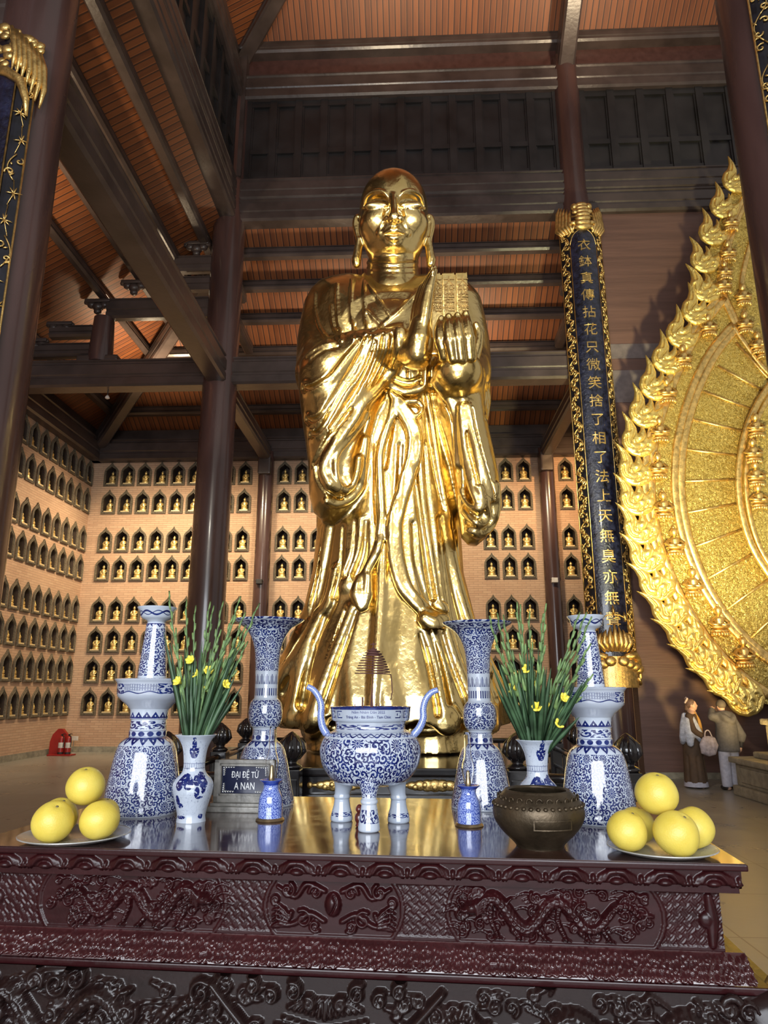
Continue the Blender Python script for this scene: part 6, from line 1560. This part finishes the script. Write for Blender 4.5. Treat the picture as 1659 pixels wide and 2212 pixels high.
def body_field(k, hands, feet, head_dir=0.0, stoop=0.0):
    """one continuous body, facing -y; hands: two wrist targets"""
    f = Field((-.55,-.55,-.02), (.55,.45,1.78), .0135); c = lambda *p: tuple(k*q for q in p)
    sy = -stoop
    f.stroke([c(0,0,.92), c(0,.0,1.05), c(0,sy*.5,1.22), c(0,sy,1.38)], [.135*k,.125*k,.14*k,.13*k], .05)
    f.stroke([c(-.16,sy,1.40), c(0,sy,1.42), c(.16,sy,1.40)], [.065*k,.075*k,.065*k], .05)
    f.stroke([c(0,sy,1.40), c(0,sy-.02,1.52)], [.055*k,.05*k], .02)
    hc = np.array(c(0,sy-.035,1.60)); f.ellipsoid(hc, (.075*k,.095*k,.108*k), k=.02); f.ellipsoid(hc+np.array(c(0,-.045,-.055)), (.05*k,.05*k,.055*k), k=.02)
    d = np.array((sin(head_dir), -cos(head_dir), 0)); f.ellipsoid(hc+d*.098*k+np.array((0,0,-.012*k)), (.014*k,.018*k,.022*k), k=.01)
    for s_ in (-1, 1):
        f.ellipsoid(hc+np.array(c(s_*.078,.005,-.01)), (.012*k,.022*k,.032*k), k=.008); f.ellipsoid(hc+d*.085*k+np.array(c(s_*.03,0,.012)), (.013*k,.012*k,.008*k), k=.006, op='carve')
        f.stroke([c(s_*.09,0,.90), c(s_*.10,-.01,.50), c(s_*.10,.0,.09)], [.085*k,.058*k,.042*k], .03)
        f.stroke([c(s_*.10,.03,.05), c(s_*.11,-.06,.04), c(s_*.115,-.14,.03)], [.045*k,.042*k,.03*k], .02)
        w = np.array(hands[0 if s_ < 0 else 1])*k; sh = np.array(c(s_*.18,sy,1.38)); el = (sh+w)/2 + np.array(c(s_*.09,.06,-.06))
        f.stroke([sh, el], [.055*k,.042*k], .02); f.stroke([el, w], [.042*k,.03*k], .02)
        dr = (w-el)/np.linalg.norm(w-el); sd = np.cross(dr, (0,0,1.)); sd = sd/(np.linalg.norm(sd)+1e-6) if np.linalg.norm(sd) > .1 else np.array((1.,0,0))
        f.capsule(w, w+dr*.06*k, .030*k, .036*k, .01)
        for q in range(4): f.stroke([w+dr*.06*k+sd*(q-1.5)*.019*k, w+dr*(.10)*k+sd*(q-1.5)*.02*k+np.array((0,-.008,0)), w+dr*(.125+.008*(q in (1,2)))*k+sd*(q-1.5)*.019*k+np.array((0,-.022,0))], [.0105*k,.010*k,.008*k], .004)
        f.stroke([w+dr*.02*k+sd*s_*.03*k, w+dr*.06*k+sd*s_*.05*k, w+dr*.085*k+sd*s_*.048*k], [.013*k,.012*k,.009*k], .005)
    return f, hc
# woman in brown with a pale shawl, turned towards her companion
bw = PZ(1505, 1702, 0); hw_ = float(PY(1512, 1512, bw[1])[2]); wt, k = person((bw[0], bw[1], 0), hw_, 'person in long brown dress with pale shawl and hair bun standing before the plank wall', radians(62))
f, hc = body_field(k, ((-.16,-.26,.98),(.16,-.24,.96)), None, 0, .03); f.mesh('body', M['skin'], wt)
def cloth(fn, name, mat, root, lo=(-.6,-.6,-.02), hi=(.6,.5,1.8), res=.0145):
    g_ = Field(lo, hi, res); fn(g_); return g_.mesh(name, mat, root)
def dress(g_):
    c = lambda *p: tuple(k*q for q in p)
    g_.stroke([c(0,0,.10), c(0,0,.5), c(0,0,.95), c(0,0,1.15), c(0,-.02,1.36)], [.225*k,.205*k,.175*k,.165*k,.15*k], .03)
    g_.stroke([c(-.15,-.02,1.38), c(.15,-.02,1.38)], .08*k, .05)
    for s_, w in ((-1,(-.16,-.26,.98)),(1,(.16,-.24,.96))):
        sh = np.array(c(s_*.18,-.02,1.37)); w = np.array(w)*k; el = (sh+w)/2+np.array(c(s_*.09,.06,-.06)); g_.stroke([sh, el, el+(w-el)*.85], [.075*k,.07*k,.06*k], .03, sm=False)
    g_.ellipsoid(c(0,0,-.08), (.4,.4,.14), op='carve', k=.01); g_.ellipsoid(c(0,-.06,1.50), (.07,.08,.07), op='carve', k=.01)
    for q in range(7):
        a = q*.9; g_.stroke([c(.23*cos(a),.23*sin(a),.05), c(.20*cos(a),.20*sin(a),.6)], .018, .03, 'carve')
cloth(dress, 'dress', M['robe_brown'], wt)
MB().lathe([(.10*k,.035),(.232*k,.03),(.230*k,.06),(.222*k,.115),(.10*k,.115)], 40).build('pale_hem', M['trousers'], wt, auto=60)
def shawl(g_):
    c = lambda *p: tuple(k*q for q in p)
    g_.stroke([c(-.13,-.03,1.42), c(-.18,-.08,1.25), c(-.17,-.15,1.05), c(-.08,-.20,.90)], [.05,.075,.085,.05], .04); g_.stroke([c(-.12,.08,1.40), c(-.19,.10,1.2), c(-.18,.12,.98), c(-.10,.16,.88)], [.05,.07,.08,.05], .04); g_.stroke([c(-.20,.0,1.3), c(-.245,.0,1.05), c(-.235,.0,.86)], [.07,.09,.06], .05)
cloth(shawl, 'shawl', M['shawl'], wt)
cloth(lambda g_: g_.stroke([tuple(k*q for q in p) for p in ((-.06,-.10,1.45),(-.02,-.165,1.30),(.02,-.185,1.10),(.04,-.19,.97))], [.03,.035,.035,.03], .02), 'mustard_lapel', M['mustard'], wt)
cloth(lambda g_: (g_.ellipsoid(hc+np.array((0,.02,.02)), (.088*k,.10*k,.105*k)), g_.ellipsoid(hc+np.array((0,-.10,-.03))*k, (.075*k,.075*k,.10*k), op='carve', k=.01), g_.ellipsoid(hc+np.array((0,.085,.085)), (.05*k,.05*k,.05*k), k=.01), g_.stroke([hc+np.array((0,.07,.03)), hc+np.array((0,.09,-.08))], [.06,.05], .02)), 'hair', m_simple('brown_tied_hair', (.13,.075,.05), .6, var=.3, scale=30), wt)
cloth(lambda g_: [g_.ellipsoid(hc+np.array((.055*cos(a),.085+.02*sin(a*2),.075+.05*sin(a))), (.025,.025,.025), k=.01) for a in np.linspace(0, 6, 9)], 'hair_band', m_simple('pale_scrunchie', (.62,.48,.42), .8), wt)
for s_ in (-1, 1): MB().sphere((s_*.115*k, -.075*k, .045), .055, 14, 8, .95, 2.0, .8).build('shoe', M['shoe'], wt, smooth=True)
bag = empty('cloth_bag', (bw[0]+.17, bw[1]-.34, .60), 'pale cloth bag hanging from the hand of the person in brown', 'bag')
gb = Field((-.22,-.16,-.05), (.22,.16,.50), .012); gb.inflate([(-.15,.02),(-.17,.18),(-.10,.30),(.0,.33),(.12,.30),(.17,.16),(.10,.0),(-.02,-.03)], 0, .07, .07, .09); gb.stroke([(-.06,0,.31),(-.04,0,.40),(.02,0,.42),(.07,0,.31)], .014, .01)
for q in range(4): gb.stroke([(-.1+q*.06,-.065,.27),(-.12+q*.075,-.075,.08)], .012, .02, 'carve')
gb.mesh('bag_body', m_simple('pale_mauve_bag', (.36,.30,.31), .8, var=.25, scale=14), bag)
# man in a hooded jacket seen from behind
bm_ = PZ(1583, 1707, 0); hm_ = float(PY(1577, 1514, bm_[1])[2]); mt, k = person((bm_[0], bm_[1], 0), hm_, 'person seen from behind in grey hooded jacket and pale trousers by the stone base', pi+.25)
f, hc = body_field(k, ((-.27,.02,.80),(.13,-.20,1.52)), None, 0, .05); f.mesh('body', M['skin'], mt)
def jacket(g_):
    c = lambda *p: tuple(k*q for q in p)
    g_.stroke([c(0,.0,.76), c(0,.0,1.0), c(0,.01,1.2), c(0,-.03,1.37)], [.215*k,.215*k,.20*k,.16*k], .04); g_.stroke([c(-.17,-.03,1.38), c(.17,-.03,1.38)], .085*k, .06)
    for s_, w in ((-1,(-.27,.02,.80)),(1,(.13,-.20,1.52))):
        sh = np.array(c(s_*.18,-.05,1.38)); w = np.array(w)*k; el = (sh+w)/2+np.array(c(s_*.09,.06,-.06)); g_.stroke([sh, el, el+(w-el)*(.35 if s_ < 0 else .85)], [.085*k,.08*k,.07*k], .04, sm=False)
    g_.ellipsoid(c(0,0,.60), (.3,.3,.14), op='carve', k=.02); g_.ellipsoid(c(0,-.07,1.52), (.075,.085,.09), op='carve', k=.01)
    g_.stroke([c(-.13,.02,1.44), c(-.10,.12,1.38), c(0,.17,1.30), c(.10,.12,1.38), c(.13,.02,1.44)], [.05*k,.06*k,.07*k,.06*k,.05*k], .03)
cloth(jacket, 'jacket', M['jacket'], mt)
def trousers(g_):
    c = lambda *p: tuple(k*q for q in p)
    for s_ in (-1, 1): g_.stroke([c(s_*.08,0,.90), c(s_*.10,-.01,.5), c(s_*.105,.0,.09)], [.125*k,.105*k,.095*k], .03)
    g_.ellipsoid(c(0,0,-.06), (.4,.4,.12), op='carve', k=.01)
cloth(trousers, 'trousers', M['trousers'], mt)
cloth(lambda g_: (g_.ellipsoid(hc+np.array((0,.01,.025)), (.092*k,.108*k,.098*k)), g_.ellipsoid(hc+np.array((0,-.10,-.06))*k, (.085*k,.08*k,.10*k), op='carve', k=.01), g_.ellipsoid(hc+np.array((0,-.01,-.115)), (.12,.12,.075), op='carve', k=.01)), 'cap', M['hair_grey'], mt)
w_ = np.array((-.27,.02,.80))*k; sh = np.array((-.18*k,-.05*k,1.38*k)); el = (sh+w_)/2+np.array((-.09*k,.06*k,-.06*k))
cloth(lambda g_: g_.stroke([el+(w_-el)*.2, el+(w_-el)*.9], [.062*k,.045*k], .01), 'dark_cuff', M['sleeve_dark'], mt)
for s_ in (-1, 1): MB().sphere((s_*.115*k, -.06*k, .045), .055, 14, 8, .95, 2.1, .8).build('shoe', M['shoe'], mt, smooth=True)

# ------------------------------------------------------------------ small things near the walls
M['red'] = m_simple('fire_red_paint', (.28,.014,.012), .35, var=.1); M['white_label'] = m_simple('white_label', (.6,.55,.5), .5); M['rubber'] = m_simple('black_rubber', (.015,.012,.012), .6)
q0 = PZ(76, 1632, 0); st = empty('extinguisher_cabinet', (-9.72, q0[1]+.1, 0), 'dark red arched extinguisher stand on the floor against the side wall', 'cabinet')
MB().prism([(-.26,0),(.26,0),(.26,.36),(.20,.55),(.06,.70),(-.06,.70),(-.20,.55),(-.26,.36)], (-.1,0,0), (1,0,0), (0,0,1), (0,1,0), -.06, .06).build('back_board', M['red'], st)
MB().bbox(-.30, .36, -.28, .05, 0, .04, .01).build('tray', M['red'], st)
for i, (dx, dy, lb) in enumerate(((.02,-.165,'red extinguisher on the stand, the one nearer the side wall'), (.22,-.165,'red extinguisher on the stand, the one farther from the side wall'))):
    e = empty('fire_extinguisher', (st.location.x+dx, st.location.y+dy, .05), lb, 'fire extinguisher', 'fire extinguishers on the red stand')
    MB().lathe(smoothprof([(.07,0),(.075,.02),(.075,.38),(.06,.44),(.025,.47)], 3), 20).build('cylinder', M['red'], e, smooth=True)
    MB().lathe([(.0765,.16),(.0765,.30)], 20, cap=False).build('paper_label', M['white_label'], e, smooth=True)
    MB().lathe([(.0765,.0),(.0765,.05)], 20, cap=False).build('foot_ring', M['rubber'], e, smooth=True)
    MB().bbox(-.02,.02,-.02,.02,.47,.52,.004).tube([(0,0,.50),(.05,-.03,.53),(.10,-.04,.52)], .010, 7).build('valve', M['rubber'], e); MB().tube([(0,0,.49),(.08,-.05,.46),(.095,-.05,.30),(.085,-.05,.18)], .010, 7).build('hose', M['rubber'], e, smooth=True)
sg = PY(160, 1595, 20.9); sn = empty('notice_stand', (sg[0], 20.9, 0), 'tiny pale notice sign on a thin stand by the brick corner', 'sign')
MB().lathe([(.10,0),(.09,.02),(.012,.03),(.010,float(sg[2])-.06)], 14).build('pole', M['grey_wood'], sn); MB().bbox(-.12,.12,-.01,.01,float(sg[2])-.06,float(sg[2])+.06,.004).build('sign_board', M['white_label'], sn)
for (px_, py_, X_, lb) in ((545,1256,XL,'small boxed loudspeaker on the slim post nearer the brick corner'), (1186,1253,XR,'small boxed loudspeaker on the slim post nearer the couplet board')):
    q = PY(px_, py_, YB-.6); lsp = empty('loudspeaker', (X_, YB-.50, q[2]), lb, 'loudspeaker'); MB().bbox(-.09,.09,-.12,.02,-.07,.07,.012).build('box', M['white_label'] if px_ > 600 else M['rubber'], lsp); MB().tube([(0,.0,0),(0,.06,0)], .03, 10).tube([(-.12,-.05,.03),(.12,-.05,.03)], .014, 8).build('bracket', M['rubber'], lsp)
hk = PY(234, 838, YM); h_ = empty('hanging_lamp_hook', (hk[0], YM, ZA), 'small white hanging lamp holder under the aisle tie beam', 'lamp holder')
MB().tube([(0,0,0),(0,0,-.16),(.02,0,-.2)], .012, 8).build('cord', M['rubber'], h_); MB().lathe([(.015,-.14),(.05,-.19),(.055,-.22),(.02,-.24)], 16).build('holder', M['white_label'], h_, smooth=True)
